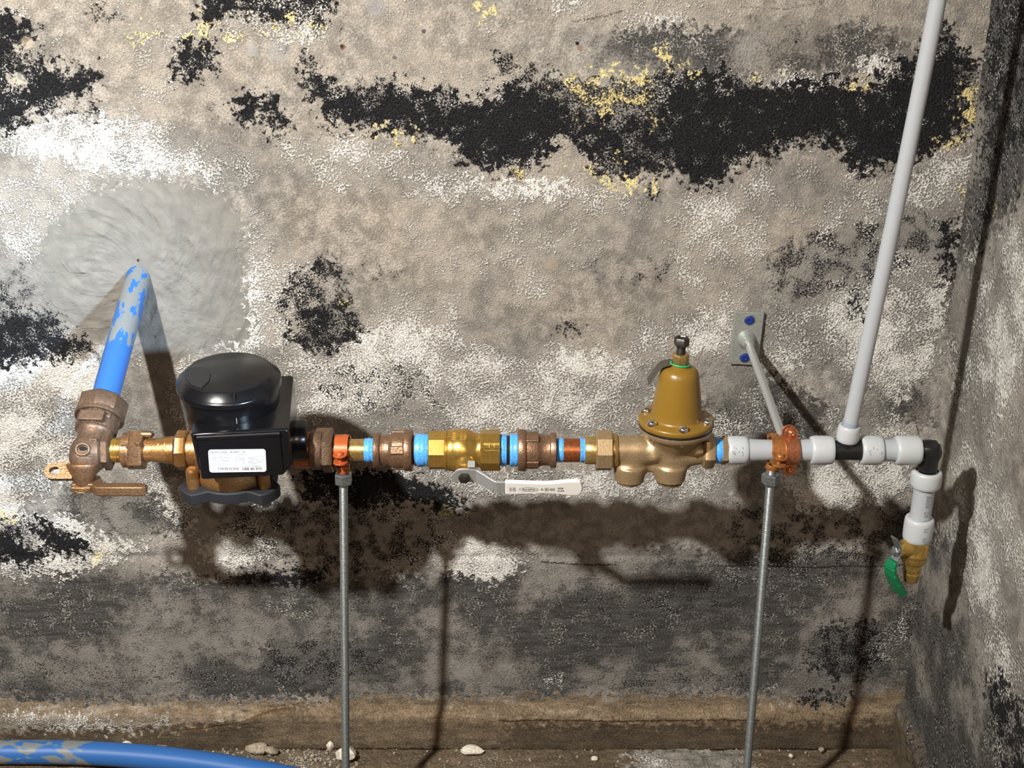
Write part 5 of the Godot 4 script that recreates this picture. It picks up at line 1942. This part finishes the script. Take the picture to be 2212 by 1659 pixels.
const PATCH := [-442, 767, -400, 771, -349, 764, -315, 746, -301, 724, -306, 675, -310, 642, -302, 602, -312, 572, -340, 567, -373, 557, -402, 539, -423, 548, -444, 554, -475, 572, -516, 589, -541, 622, -550, 653, -541, 686, -521, 713, -486, 746]


func back_stains(f: Face) -> void:
	f.s("T", 0.75, [-743, 991, 581, 991, 748, -72, -956, -72])
	f.s("T", 0.35, [-781, 798, -281, 772, -297, 561, -829, 561])
	f.s("T", 1.0, [-251, 761, 7, 746, 7, 675, -110, 630, -183, 675, -255, 697])
	f.s("T", 0.9, [-567, 793, -452, 772, -478, 724, -513, 697, -553, 675, -616, 675, -597, 798])
	f.s("T", 0.9, [179, 740, 348, 761, 347, 653, 212, 596, 156, 653])
	f.s("T", 0.2, [287, 675, 526, 751, 537, 416, 292, 378])
	f.s("T", 0.1, [-834, 538, -447, 478, -310, 378, 53, 404, 223, 391, 450, 385, 482, 78, -926, 78])
	f.s("T", 0.15, [61, 929, 264, 934, 267, 889, 97, 884])
	f.s("T", 0.95, [-14, 675, 199, 653, 180, 596, 51, 579, -14, 602])
	f.s("T", 0.15, [215, 550, 323, 561, 411, 490, 366, 441, 253, 460])
	f.s("T", 0.75, [-926, 78, 536, 78, 541, 43, -934, 37])
	f.s("T", 0.2, [-934, 40, -495, 27, -284, 56, -248, 40, 541, 42, 554, -72, -956, -72])
	f.s("T", 0.5, [-333, 49, -4, 42, -4, 4, -337, 4])
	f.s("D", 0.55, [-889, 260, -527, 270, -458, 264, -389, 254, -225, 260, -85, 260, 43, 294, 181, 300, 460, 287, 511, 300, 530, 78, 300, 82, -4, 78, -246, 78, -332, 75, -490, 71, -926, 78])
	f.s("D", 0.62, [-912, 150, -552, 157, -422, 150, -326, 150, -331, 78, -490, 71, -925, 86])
	f.s("D", 0.35, [-553, 385, -412, 378, -406, 320, -499, 314, -558, 346])
	f.s("D", 0.25, [-609, 502, -580, 478, -549, 416, -593, 378, -627, 385])
	f.s("D", 0.7, [43, 240, 171, 260, 318, 247, 323, 93, 178, 82, 45, 86])
	f.s("D", 0.62, [-15, 233, 55, 247, 56, 164, -16, 150])
	f.s("D", 0.75, [-318, 178, -193, 185, -147, 150, -161, 93, -246, 78, -330, 93])
	f.s("D", 0.4, [76, 919, 155, 934, 269, 929, 267, 889, 147, 889, 87, 880])
	f.s("D", 0.35, [253, 943, 422, 934, 426, 899, 367, 889, 267, 889])
	f.s("D", 0.45, [215, 538, 291, 544, 384, 490, 367, 429, 242, 460])
	f.s("D", 0.6, [427, 502, 496, 520, 514, 460, 473, 478, 436, 466])
	f.s("D", 0.5, [452, 365, 504, 359, 512, 287, 460, 287])
	f.s("D", 0.35, [293, 675, 344, 697, 349, 630, 297, 619])
	f.s("D", 0.3, [-171, 441, -114, 478, -223, 520, -191, 502])
	f.s("D", 0.3, [499, 630, 527, 740, 531, 630, 516, 490])
	f.s("D", 0.6, [398, 199, 487, 199, 492, 100, 382, 107])
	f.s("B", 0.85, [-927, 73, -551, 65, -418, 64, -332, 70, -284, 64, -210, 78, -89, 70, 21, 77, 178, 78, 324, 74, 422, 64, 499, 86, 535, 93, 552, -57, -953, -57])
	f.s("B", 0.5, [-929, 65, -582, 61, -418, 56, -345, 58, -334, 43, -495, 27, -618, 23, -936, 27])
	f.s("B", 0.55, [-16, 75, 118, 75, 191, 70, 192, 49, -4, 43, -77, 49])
	f.s("W", 0.52, [-775, 829, -530, 837, -494, 844, -443, 848, -389, 835, -318, 833, -278, 819, -212, 819, -126, 810, -65, 798, -24, 769, 12, 767, 69, 772, 95, 759, 132, 746, 122, 719, 49, 724, -3, 740, -55, 735, -76, 736, -107, 746, -158, 756, -241, 756, -303, 761, -330, 751, -349, 769, -416, 769, -446, 772, -476, 781, -522, 788, -783, 793])
	f.s("W", 0.66, [-778, 814, -521, 829, -459, 842, -437, 814, -345, 814, -279, 803, -282, 761, -329, 756, -349, 772, -416, 772, -456, 777, -501, 788, -783, 793])
	f.s("W", 0.7, [-509, 842, -484, 844, -444, 842, -436, 819, -464, 798, -506, 793])
	f.s("W", 0.5, [-278, 814, -75, 798, -29, 767, -34, 746, -107, 751, -169, 761, -241, 761, -282, 767])
	f.s("W", 0.7, [-106, 783, -24, 767, 49, 767, 80, 751, 39, 724, -24, 735, -76, 740, -117, 751])
	f.s("W", 0.75, [-543, 958, -524, 952, -499, 937, -487, 934, -490, 909, -501, 902, -509, 904, -502, 919, -505, 933, -525, 944, -544, 951])
	f.s("W", 0.4, [-441, 953, -425, 958, -396, 953, -374, 934, -385, 919, -424, 929])
	f.s("W", 0.5, [-433, 936, -379, 934, -328, 948, -289, 941, -250, 929, -200, 943, -201, 919, -242, 909, -271, 919, -316, 914, -351, 916, -410, 919])
	f.s("W", 0.5, [-332, 962, -268, 962, -189, 962, -191, 938, -232, 914, -271, 916, -325, 921])
	f.s("W", 0.4, [-425, 916, -360, 919, -363, 894, -403, 889, -433, 894])
	f.s("W", 0.4, [-210, 943, -181, 938, -191, 924, -162, 914, -173, 899, -212, 914])
	f.s("W", 0.35, [-111, 943, -87, 938, -87, 919, -112, 919])
	f.s("W", 0.65, [-42, 955, -13, 958, -8, 929, -33, 926])
	f.s("W", 0.6, [26, 962, 76, 962, 95, 953, 71, 948, 31, 950])
	f.s("W", 0.5, [-3, 934, 32, 936, 37, 909, 2, 909])
	f.s("W", 0.55, [130, 950, 184, 953, 204, 943, 165, 934, 135, 938])
	f.s("W", 0.3, [-330, 865, -285, 865, -277, 834, -307, 834, -337, 849])
	f.s("W", 0.35, [-388, 889, -354, 880, -346, 854, -392, 849, -442, 852])
	f.s("W", 0.7, [242, 884, 267, 889, 307, 885, 347, 889, 374, 872, 354, 865, 319, 870, 269, 867, 243, 872])
	f.s("W", 0.6, [371, 902, 425, 912, 427, 894, 388, 884, 368, 884])
	f.s("W", 0.5, [454, 953, 488, 958, 508, 919, 490, 909, 472, 934])
	f.s("W", 0.45, [-785, 783, -537, 788, -467, 772, -473, 724, -506, 708, -551, 686, -806, 675])
	f.s("W", 0.55, [-804, 686, -548, 708, -526, 675, -521, 630, -547, 596, -824, 585])
	f.s("W", 0.75, [-829, 561, -547, 555, -472, 550, -470, 514, -512, 490, -510, 416, -559, 378, -632, 346, -872, 346])
	f.s("W", 0.5, [-470, 561, -385, 544, -367, 502, -381, 466, -412, 378, -457, 378, -481, 466])
	f.s("W", 0.6, [-489, 397, -399, 391, -378, 372, -394, 320, -422, 333, -440, 378])
	f.s("W", 0.8, [-870, 359, -597, 353, -541, 346, -499, 314, -448, 307, -462, 277, -521, 270, -575, 257, -634, 254, -889, 264])
	f.s("W", 0.72, [-300, 761, -262, 751, -243, 724, -288, 675, -292, 630, -260, 619, -252, 573, -221, 561, -257, 502, -299, 526, -319, 555, -362, 561, -380, 544, -406, 550, -383, 567, -328, 573, -310, 596, -299, 675, -293, 724])
	f.s("W", 0.45, [-290, 767, -13, 746, 90, 751, 285, 783, 310, 441, 41, 441, -305, 441, -297, 561])
	f.s("W", 0.2, [-263, 735, -179, 751, -76, 735, -35, 697, -56, 642, -110, 630, -163, 636, -193, 675, -246, 686])
	f.s("W", 0.22, [-8, 664, 34, 675, 92, 653, 189, 630, 169, 596, 94, 573, 24, 573, -9, 619])
	f.s("W", 0.22, [72, 619, 120, 608, 138, 561, 95, 538, 40, 550])
	f.s("W", 0.2, [157, 630, 242, 642, 233, 608, 185, 602])
	f.s("W", 0.22, [210, 538, 259, 544, 252, 478, 224, 478])
	f.s("W", 0.62, [-296, 573, -221, 561, -165, 585, -122, 596, -79, 602, -14, 596, 40, 573, 127, 561, 172, 526, 153, 460, 52, 460, -81, 456, -193, 460, -258, 478, -277, 526])
	f.s("W", 0.45, [-163, 630, -110, 636, -78, 619, 7, 630, 72, 596, 51, 561, -79, 585, -133, 596])
	f.s("W", 0.42, [-152, 642, -119, 675, -98, 675, -110, 642, -131, 630])
	f.s("W", 0.38, [-24, 675, 60, 675, 82, 642, 40, 619, 13, 630, -14, 653])
	f.s("W", 0.45, [92, 653, 197, 686, 210, 642, 190, 619, 104, 619])
	f.s("W", 0.5, [126, 608, 210, 630, 277, 596, 259, 538, 215, 550, 181, 573, 138, 561])
	f.s("W", 0.6, [147, 602, 180, 596, 181, 561, 149, 561])
	f.s("W", 0.68, [196, 602, 244, 608, 257, 573, 214, 561, 197, 573])
	f.s("W", 0.42, [-14, 719, 90, 751, 153, 740, 204, 751, 197, 697, 102, 675, -3, 686])
	f.s("W", 0.55, [90, 761, 163, 746, 236, 740, 275, 783, 314, 798, 366, 793, 379, 761, 308, 746, 206, 719, 111, 735])
	f.s("W", 0.55, [275, 783, 373, 777, 441, 767, 508, 809, 524, 798, 513, 729, 457, 719, 341, 724, 289, 729])
	f.s("W", 0.75, [440, 777, 478, 803, 514, 798, 517, 740, 482, 724, 444, 740])
	f.s("W", 0.6, [341, 724, 496, 740, 503, 642, 507, 561, 501, 526, 416, 502, 368, 538, 303, 538, 288, 596, 337, 653])
	f.s("W", 0.72, [412, 642, 499, 630, 498, 550, 424, 526, 397, 585])
	f.s("W", 0.7, [292, 608, 392, 630, 404, 561, 324, 544])
	f.s("W", 0.55, [371, 502, 461, 490, 494, 441, 387, 447])
	f.s("W", 0.6, [424, 526, 456, 538, 482, 502, 439, 490])
	f.s("W", 0.82, [323, 410, 390, 416, 480, 416, 496, 378, 452, 359, 397, 346, 350, 359, 325, 385])
	f.s("W", 0.5, [339, 359, 396, 353, 469, 365, 455, 340, 375, 333])
	f.s("W", 0.6, [-261, 441, -195, 416, -60, 416, -15, 410, 109, 410, 121, 378, 19, 365, -49, 369, -83, 385, -150, 404, -229, 410])
	f.s("W", 0.6, [110, 397, 256, 410, 303, 385, 258, 365, 110, 369])
	f.s("W", 0.68, [-321, 378, -276, 378, -267, 333, -270, 294, -318, 267, -387, 274, -395, 314, -348, 327])
	f.s("W", 0.5, [-277, 359, -197, 359, -83, 346, -15, 365, 8, 353, -61, 314, -85, 267, -144, 254, -201, 267, -258, 287])
	f.s("W", 0.72, [-73, 307, -15, 314, 31, 287, 20, 267, -27, 247, -85, 267])
	f.s("W", 0.3, [-378, 240, -297, 233, -228, 192, -278, 164, -360, 171, -418, 192])
	f.s("W", 0.3, [-490, 287, -431, 300, -365, 254, -415, 226, -483, 247])
	f.s("W", 0.25, [44, 192, 85, 178, 92, 136, 26, 164])
	f.s("W", 0.45, [-277, 171, -224, 157, -232, 122, -292, 129])
	f.s("W", 0.4, [-58, 114, -4, 122, 8, 86, -52, 86])
	f.s("W", 0.4, [-4, 107, 93, 114, 81, 86, -4, 86])
	f.s("W", 0.5, [-928, 67, -583, 56, -419, 45, -495, 27, -937, 23])
	f.s("W", 0.4, [357, 122, 455, 100, 445, 78, 324, 78])
	f.s("W", 0.33, [460, 178, 513, 226, 520, 114, 477, 122])
	f.s("W", 0.25, [205, 280, 344, 287, 347, 247, 230, 254])
	f.s("K", 0.97, [-750, 953, -530, 948, -521, 941, -507, 936, -502, 926, -511, 921, -528, 924, -531, 909, -523, 907, -536, 902, -761, 902])
	f.s("K", 0.85, [-760, 904, -521, 903, -506, 904, -492, 894, -478, 889, -463, 893, -450, 895, -445, 889, -448, 872, -456, 862, -469, 865, -487, 862, -492, 857, -499, 847, -517, 839, -530, 842, -542, 824, -558, 819, -777, 819])
	f.s("K", 0.45, [-497, 862, -469, 865, -456, 844, -484, 839, -505, 839])
	f.s("K", 0.0, [-541, 888, -528, 889, -525, 877, -534, 862, -543, 870])
	f.s("K", 0.35, [-520, 909, -504, 912, -507, 895, -521, 895])
	f.s("K", 0.9, [-471, 845, -463, 847, -451, 839, -457, 833, -467, 839])
	f.s("K", 0.95, [-332, 981, -262, 981, -268, 954, -298, 952, -308, 941, -329, 933, -333, 943])
	f.s("K", 0.7, [-277, 977, -184, 977, -191, 938, -250, 934, -279, 943])
	f.s("K", 0.45, [-450, 958, -425, 962, -417, 943, -443, 936])
	f.s("K", 0.5, [-428, 936, -408, 934, -411, 929, -426, 929])
	f.s("K", 0.9, [-355, 918, -330, 923, -318, 914, -319, 889, -339, 882, -354, 876, -360, 870, -361, 894])
	f.s("K", 0.4, [-404, 884, -384, 880, -388, 862, -376, 865, -370, 870, -391, 857, -395, 870])
	f.s("K", 0.45, [-365, 916, -353, 918, -361, 889, -369, 889])
	f.s("K", 0.95, [-309, 842, -295, 862, -282, 865, -270, 862, -255, 857, -248, 847, -248, 824, -253, 816, -264, 809, -272, 814, -266, 821, -262, 833, -266, 842, -277, 839, -285, 833, -290, 828, -300, 832])
	f.s("K", 0.5, [-326, 852, -306, 857, -312, 844, -324, 844])
	f.s("K", 0.72, [-232, 909, -221, 907, -208, 889, -193, 879, -174, 872, -154, 874, -138, 880, -123, 878, -103, 874, -87, 872, -72, 869, -53, 862, -32, 857, -18, 867, -13, 889, -20, 909, -8, 910, 2, 899, 37, 884, 62, 882, 92, 879, 117, 882, 147, 887, 182, 889, 202, 893, 227, 893, 258, 881, 288, 876, 308, 881, 338, 881, 347, 890, 355, 884, 374, 871, 385, 874, 397, 887, 416, 899, 440, 909, 456, 936, 471, 941, 475, 929, 485, 909, 500, 904, 509, 914, 514, 865, 516, 814, 500, 809, 487, 813, 473, 802, 454, 790, 440, 777, 424, 783, 403, 779, 384, 769, 372, 783, 366, 798, 360, 805, 334, 809, 314, 809, 304, 802, 289, 790, 274, 793, 254, 788, 240, 767, 225, 751, 204, 761, 188, 767, 177, 780, 162, 775, 136, 767, 116, 769, 90, 772, 74, 790, 67, 799, 56, 808, 43, 792, 23, 780, -3, 774, -24, 777, -49, 783, -59, 793, -62, 806, -90, 814, -120, 814, -141, 821, -161, 821, -176, 828, -196, 827, -212, 823, -203, 843, -210, 850, -224, 862, -228, 884])
	f.s("K", 0.95, [-54, 847, -13, 857, -3, 880, 37, 870, 63, 854, 68, 814, 38, 803, 7, 793, -34, 788, -54, 803, -64, 824])
	f.s("K", 0.9, [-205, 847, -154, 857, -54, 847, -54, 824, -115, 827, -176, 833, -204, 828])
	f.s("K", 0.95, [168, 870, 299, 870, 359, 865, 429, 875, 473, 924, 486, 899, 486, 819, 439, 788, 377, 783, 365, 809, 303, 811, 253, 798, 224, 761, 187, 777, 171, 793, 169, 834])
	f.s("K", 0.82, [73, 834, 169, 839, 172, 777, 100, 775, 79, 798])
	f.s("K", 0.5, [-23, 909, 37, 889, 37, 872, -18, 870])
	f.s("K", 0.0, [45, 814, 68, 814, 95, 769, 80, 761, 53, 788])
	f.s("K", 0.95, [153, 754, 165, 756, 172, 752, 166, 746, 155, 744])
	f.s("K", 0.55, [-230, 675, -204, 678, -194, 667, -192, 653, -188, 630, -182, 625, -176, 596, -158, 593, -176, 582, -193, 570, -215, 558, -248, 564, -258, 573, -264, 585, -245, 602, -275, 608, -276, 625, -268, 642, -247, 658])
	f.s("K", 0.75, [-251, 602, -217, 625, -185, 619, -178, 596, -198, 573, -226, 564, -252, 576])
	f.s("K", 0.7, [-229, 674, -201, 676, -193, 658, -215, 661, -226, 658])
	f.s("K", 0.7, [58, 613, 65, 610, 68, 596, 86, 583, 72, 581, 53, 587])
	f.s("K", 0.45, [-173, 664, -130, 675, -125, 658, -163, 653])
	f.s("K", 0.4, [-212, 520, -184, 538, -174, 508, -191, 496])
	f.s("K", 0.62, [-810, 658, -573, 644, -565, 625, -545, 614, -525, 603, -516, 590, -483, 572, -493, 553, -532, 548, -571, 545, -833, 543])
	f.s("K", 0.35, [-804, 686, -532, 669, -521, 630, -560, 625, -813, 642])
	f.s("K", 0.85, [-821, 602, -562, 608, -527, 585, -513, 567, -570, 550, -831, 550])
	f.s("K", 0.92, [-263, 404, -229, 409, -195, 405, -155, 409, -122, 397, -88, 385, -55, 367, -54, 347, -83, 349, -129, 365, -151, 363, -175, 353, -220, 362, -242, 365, -259, 378])
	f.s("K", 0.42, [-311, 365, -220, 359, -84, 340, -85, 287, -202, 260, -271, 274, -315, 300, -371, 327])  # dark flecks, also put in to deepen the shadow area under the meter
	f.s("K", 0.92, [-624, 333, -602, 336, -582, 340, -560, 330, -541, 320, -523, 304, -531, 286, -554, 288, -577, 290, -593, 277, -609, 268, -625, 277, -885, 284, -879, 310])
	f.s("K", 0.1, [-612, 327, -590, 323, -581, 304, -593, 297, -609, 310])
	f.s("K", 0.55, [-603, 267, -568, 264, -575, 257, -598, 257])
	f.s("K", 0.9, [-371, 262, -294, 270, -236, 265, -230, 250, -267, 243, -319, 247])
	f.s("K", 0.95, [486, 719, 500, 724, 509, 708, 505, 675, 505, 647, 495, 644, 487, 675])
	f.s("K", 0.9, [392, 627, 408, 630, 406, 608, 394, 603])
	f.s("K", 0.62, [399, 189, 451, 199, 475, 185, 470, 150, 471, 122, 456, 96, 407, 104, 377, 132, 389, 164])
	f.s("K", 0.75, [369, 84, 439, 86, 443, 67, 429, 58, 416, 70, 405, 59, 386, 68, 375, 58])
	f.s("K", 0.3, [-912, 150, -543, 136, -328, 122, -337, 86, -925, 86])
	f.s("K", 0.45, [-325, 164, -206, 171, -166, 129, -222, 86, -318, 100])
	f.s("K", 0.3, [43, 233, 171, 260, 288, 260, 291, 206, 115, 199])
	f.s("K", 0.35, [141, 122, 321, 122, 324, 78, 142, 82])
	f.s("K", 0.4, [258, 365, 374, 346, 498, 359, 511, 294, 405, 260, 287, 267])
	f.s("K", 0.42, [292, 686, 343, 708, 476, 735, 483, 675, 412, 642, 350, 619, 296, 630])
	f.s("K", 0.35, [71, 664, 102, 675, 198, 675, 157, 642])
	f.s("K", 0.35, [-254, 550, -112, 550, -69, 502, -136, 478, -224, 502])
	f.s("Y", 0.62, [-417, 933, -384, 934, -377, 922, -410, 921])
	f.s("Y", 0.7, [-349, 929, -328, 949, -326, 929, -340, 918, -375, 921])
	f.s("Y", 0.6, [-329, 934, -270, 936, -205, 948, -206, 934, -240, 933, -280, 928, -320, 925])
	f.s("Y", 0.75, [-244, 948, -210, 946, -215, 939, -240, 941])
	f.s("Y", 0.72, [-40, 955, -18, 958, -14, 943, -33, 938])
	f.s("Y", 0.4, [37, 889, 97, 889, 157, 889, 159, 844, 98, 834, 47, 854])
	f.s("Y", 0.7, [97, 889, 147, 889, 153, 875, 107, 875])
	f.s("Y", 0.75, [154, 909, 171, 912, 174, 894, 157, 893])
	f.s("Y", 0.6, [182, 892, 202, 894, 202, 884, 182, 885])
	f.s("Y", 0.55, [-166, 827, -105, 824, -95, 814, -161, 816])
	f.s("Y", 0.7, [-123, 824, -112, 827, -110, 815, -121, 815])
	f.s("Y", 0.6, [-3, 785, 17, 788, 23, 775, 2, 773])
	f.s("Y", 0.7, [46, 790, 56, 793, 58, 778, 48, 778])
	f.s("Y", 0.7, [82, 788, 92, 788, 95, 769, 85, 772])
	f.s("Y", 0.7, [105, 793, 120, 796, 120, 780, 108, 780])
	f.s("Y", 0.72, [100, 769, 162, 772, 162, 760, 106, 757])
	f.s("Y", 0.4, [138, 875, 158, 865, 160, 824, 144, 829])
	f.s("Y", 0.5, [248, 882, 288, 882, 289, 870, 248, 871])
	f.s("Y", 0.55, [368, 882, 383, 884, 384, 867, 369, 867])
	f.s("Y", 0.6, [488, 884, 507, 889, 517, 814, 494, 819])
	f.s("Y", 0.6, [466, 814, 496, 819, 493, 806, 468, 798])
	f.s("Y", 0.6, [493, 761, 514, 761, 511, 740, 496, 740])
	f.s("Y", 0.5, [-529, 300, -506, 300, -511, 284, -529, 280])
	f.s("Y", 0.5, [-871, 353, -609, 349, -624, 327, -877, 320])
	f.s("Y", 0.45, [-94, 365, -49, 359, -61, 345, -95, 349])
	f.s("Y", 0.4, [-196, 630, -179, 630, -186, 613, -194, 616])


func right_stains(f: Face) -> void:
	f.s("T", 0.4, [-303, 1035, 421, 1084, 703, 419, 1, -232])
	f.s("T", 0.9, [104, 667, 278, 764, 402, 471, 272, 445, 168, 554])
	f.s("D", 0.5, [-147, 238, 94, 373, 259, 265, 373, 174, 31, -124])
	f.s("D", 0.6, [-66, 106, 151, 239, 279, 181, 394, 192, 31, -124])
	f.s("D", 0.6, [-122, 1047, 150, 1065, 239, 855, 53, 713, 48, 647, 2, 676])
	f.s("D", 0.4, [-13, 626, 83, 681, 100, 601, 63, 447])
	f.s("W", 0.45, [-30, 665, 242, 847, 436, 392, 268, 318, 125, 384, 32, 432])
	f.s("W", 0.6, [33, 642, 151, 763, 238, 685, 166, 520, 84, 481])
	f.s("W", 0.65, [49, 391, 164, 452, 260, 371, 340, 357, 436, 392, 473, 305, 339, 288, 249, 288, 172, 315, 113, 328])
	f.s("W", 0.25, [14, 916, 90, 947, 200, 947, 234, 867, 115, 782])
	f.s("W", 0.5, [28, 753, 54, 766, 60, 715, 37, 719])
	f.s("K", 0.65, [-44, 1052, 150, 1065, 226, 887, 111, 825, 71, 780, 71, 708, 46, 690, 15, 802, 9, 891])
	f.s("K", 0.5, [98, 787, 142, 832, 140, 789, 77, 731])
	f.s("K", 0.7, [241, 270, 295, 325, 397, 310, 480, 289, 503, 233, 412, 149, 302, 236])
	f.s("K", 0.3, [-84, 203, 39, 277, 242, 190, 341, 146, 131, -37])
	f.s("Y", 0.5, [51, 754, 77, 767, 83, 753, 56, 743])
	f.s("Y", 0.4, [295, 325, 348, 339, 409, 341, 367, 320])
	f.s("B", 0.85, [-37, 65, 127, 61, 252, 1, 56, -182, -27, -16])


func floor_stains(f: Face) -> void:
	f.s("T", 0.45, [-915, 109, 907, 109, 619, -559, -624, -559])
	f.s("B", 0.9, [-915, 109, 907, 109, 619, -559, -624, -559])
	f.s("B", 0.15, [155, -16, 194, -2, 305, 0, 308, -33, 305, -79, 162, -88, 147, -43])
	f.s("W", 0.45, [149, -19, 193, -6, 304, -4, 307, -33, 309, -88, 160, -106, 135, -43])
	f.s("D", 0.4, [306, 5, 491, 5, 452, -33, 312, -33])
	f.s("D", 0.5, [-412, 5, -214, 5, -242, -70, -416, -88])
	f.s("W", 0.3, [-392, -4, -226, 1, -232, -52, -359, -79])
	f.s("W", 0.2, [-65, -9, 119, -4, 139, -70, -63, -79])
	f.s("B", 0.75, [450, -14, 507, -4, 497, -70, 429, -79])


func back_marks(f: Face) -> void:
	var rg := RandomNumberGenerator.new()
	rg.seed = 5
	f.dab(-0.5214, 0.9199, 0.0028, hx("241a14"), 0.95, 0.0, rg)
	f.dab(-0.1819, 0.9131, 0.0033, hx("5a3524"), 0.7, 0.25, rg)
	f.dab(-0.1828, 0.9141, 0.0022, hx("2e1c14"), 0.8, 0.1, rg)
	f.dab(-0.1841, 0.9199, 0.0016, hx("5a3524"), 0.5, 0.3, rg)
	f.dab(0.0700, 0.9170, 0.0022, hx("0c0908"), 0.95, 0.0, rg)
	f.dab(0.0726, 0.9121, 0.0039, hx("6a4a34"), 0.5, 0.35, rg)
	f.dab(0.3042, 0.9189, 0.0016, hx("0c0908"), 0.95, 0.0, rg)
	f.dab(0.3039, 0.9101, 0.0014, hx("6a4a34"), 0.6, 0.35, rg)
	f.dab(0.3038, 0.8993, 0.0014, hx("7a5a40"), 0.5, 0.4, rg)
	f.dab(0.3051, 0.8895, 0.0011, hx("6a4a34"), 0.4, 0.4, rg)
	f.dab(-0.0945, 0.9296, 0.0028, hx("3a3a40"), 0.8, 0.2, rg)
	f.dab(-0.1266, 0.9023, 0.0028, hx("46464c"), 0.7, 0.3, rg)
	f.dab(-0.1243, 0.7198, 0.0050, hx("8a8078"), 0.6, 0.35, rg)
	f.dab(-0.5247, 0.7652, 0.0061, hx("85817a"), 0.6, 0.4, rg)
	f.dab(-0.2791, 0.9092, 0.0077, hx("8d8d92"), 0.5, 0.45, rg)
	f.dab(-0.2519, 0.9067, 0.0143, hx("86868e"), 0.35, 0.45, rg)
	f.dab(-0.1455, 0.9551, 0.0132, hx("84848c"), 0.45, 0.45, rg)
	f.dab(0.0455, 0.6683, 0.0088, hx("8d8172"), 0.7, 0.35, rg)
	f.dab(-0.2243, 0.5932, 0.0014, hx("d8d2c4"), 0.7, 0.7, rg)
	f.dab(-0.4258, 0.6750, 0.0016, hx("2a2420"), 0.9, 0.0, rg)
	f.dab(-0.4163, 0.5817, 0.0022, hx("4a423a"), 0.7, 0.2, rg)
	f.dab(-0.5319, 0.9335, 0.0055, hx("c9bba6"), 0.0, 0.5, rg)
	f.dab(-0.5202, 0.9180, 0.0088, hx("b5a894"), 0.6, 0.5, rg)
	f.dab(-0.5340, 0.8795, 0.0088, hx("a8a494"), 0.7, 0.6, rg)
	f.dab(0.0615, 0.7982, 0.0055, hx("9a9184"), 0.5, 0.5, rg)
	f.dab(0.1864, 0.5730, 0.0066, hx("9a8e7e"), 0.5, 0.4, rg)
	f.crack([37, 278, 89, 274, 130, 274], 0.0012, hx("2a211b"), 0.8, rg)
	f.crack([310, 272, 380, 270, 462, 272, 496, 274], 0.0012, hx("2a211b"), 0.8, rg)
	f.crack([229, 271, 310, 273], 0.0008, hx("2a211b"), 0.6, rg)
	f.crack([-204, 872, -208, 884], 0.0005, hx("4a4038"), 0.0, rg)
	f.crack([-216, 596, -217, 561, -217, 538], 0.0006, hx("4a443c"), 0.8, rg)
	f.crack([-46, 653, -32, 667, -25, 669], 0.0006, hx("4a3c30"), 0.8, rg)
	f.crack([-196, 675, -194, 686, -195, 694], 0.0006, hx("4a3c30"), 0.7, rg)
	f.crack([66, 940, 96, 945, 120, 951], 0.0008, hx("4a3c34"), 0.8, rg)
	f.crack([243, 955, 292, 953, 331, 961], 0.0006, hx("4a3c34"), 0.7, rg)
	f.crack([-280, 929, -270, 934, -230, 936, -205, 942], 0.0006, hx("4a4038"), 0.5, rg)
	f.crack([-16, 42, 57, 44, 143, 42, 210, 43, 326, 44], 0.0016, hx("3a2818"), 0.7, rg)
	f.crack([-433, 27, -371, 37, -321, 53, -284, 58], 0.0016, hx("5a4028"), 0.7, rg)
	f.crack([-337, -2, -226, 1, -65, 0, 58, -1, 231, 0, 428, 0], 0.0016, hx("241810"), 0.8, rg)
	f.crack([58, 233, 65, 209], 0.0007, hx("a8a49c"), 0.8, rg)
	f.crack([-51, 199, -62, 260], 0.0005, hx("4a4038"), 0.3, rg)
	f.crack([482, 478, 490, 453, 489, 416], 0.0008, hx("2a2420"), 0.7, rg)
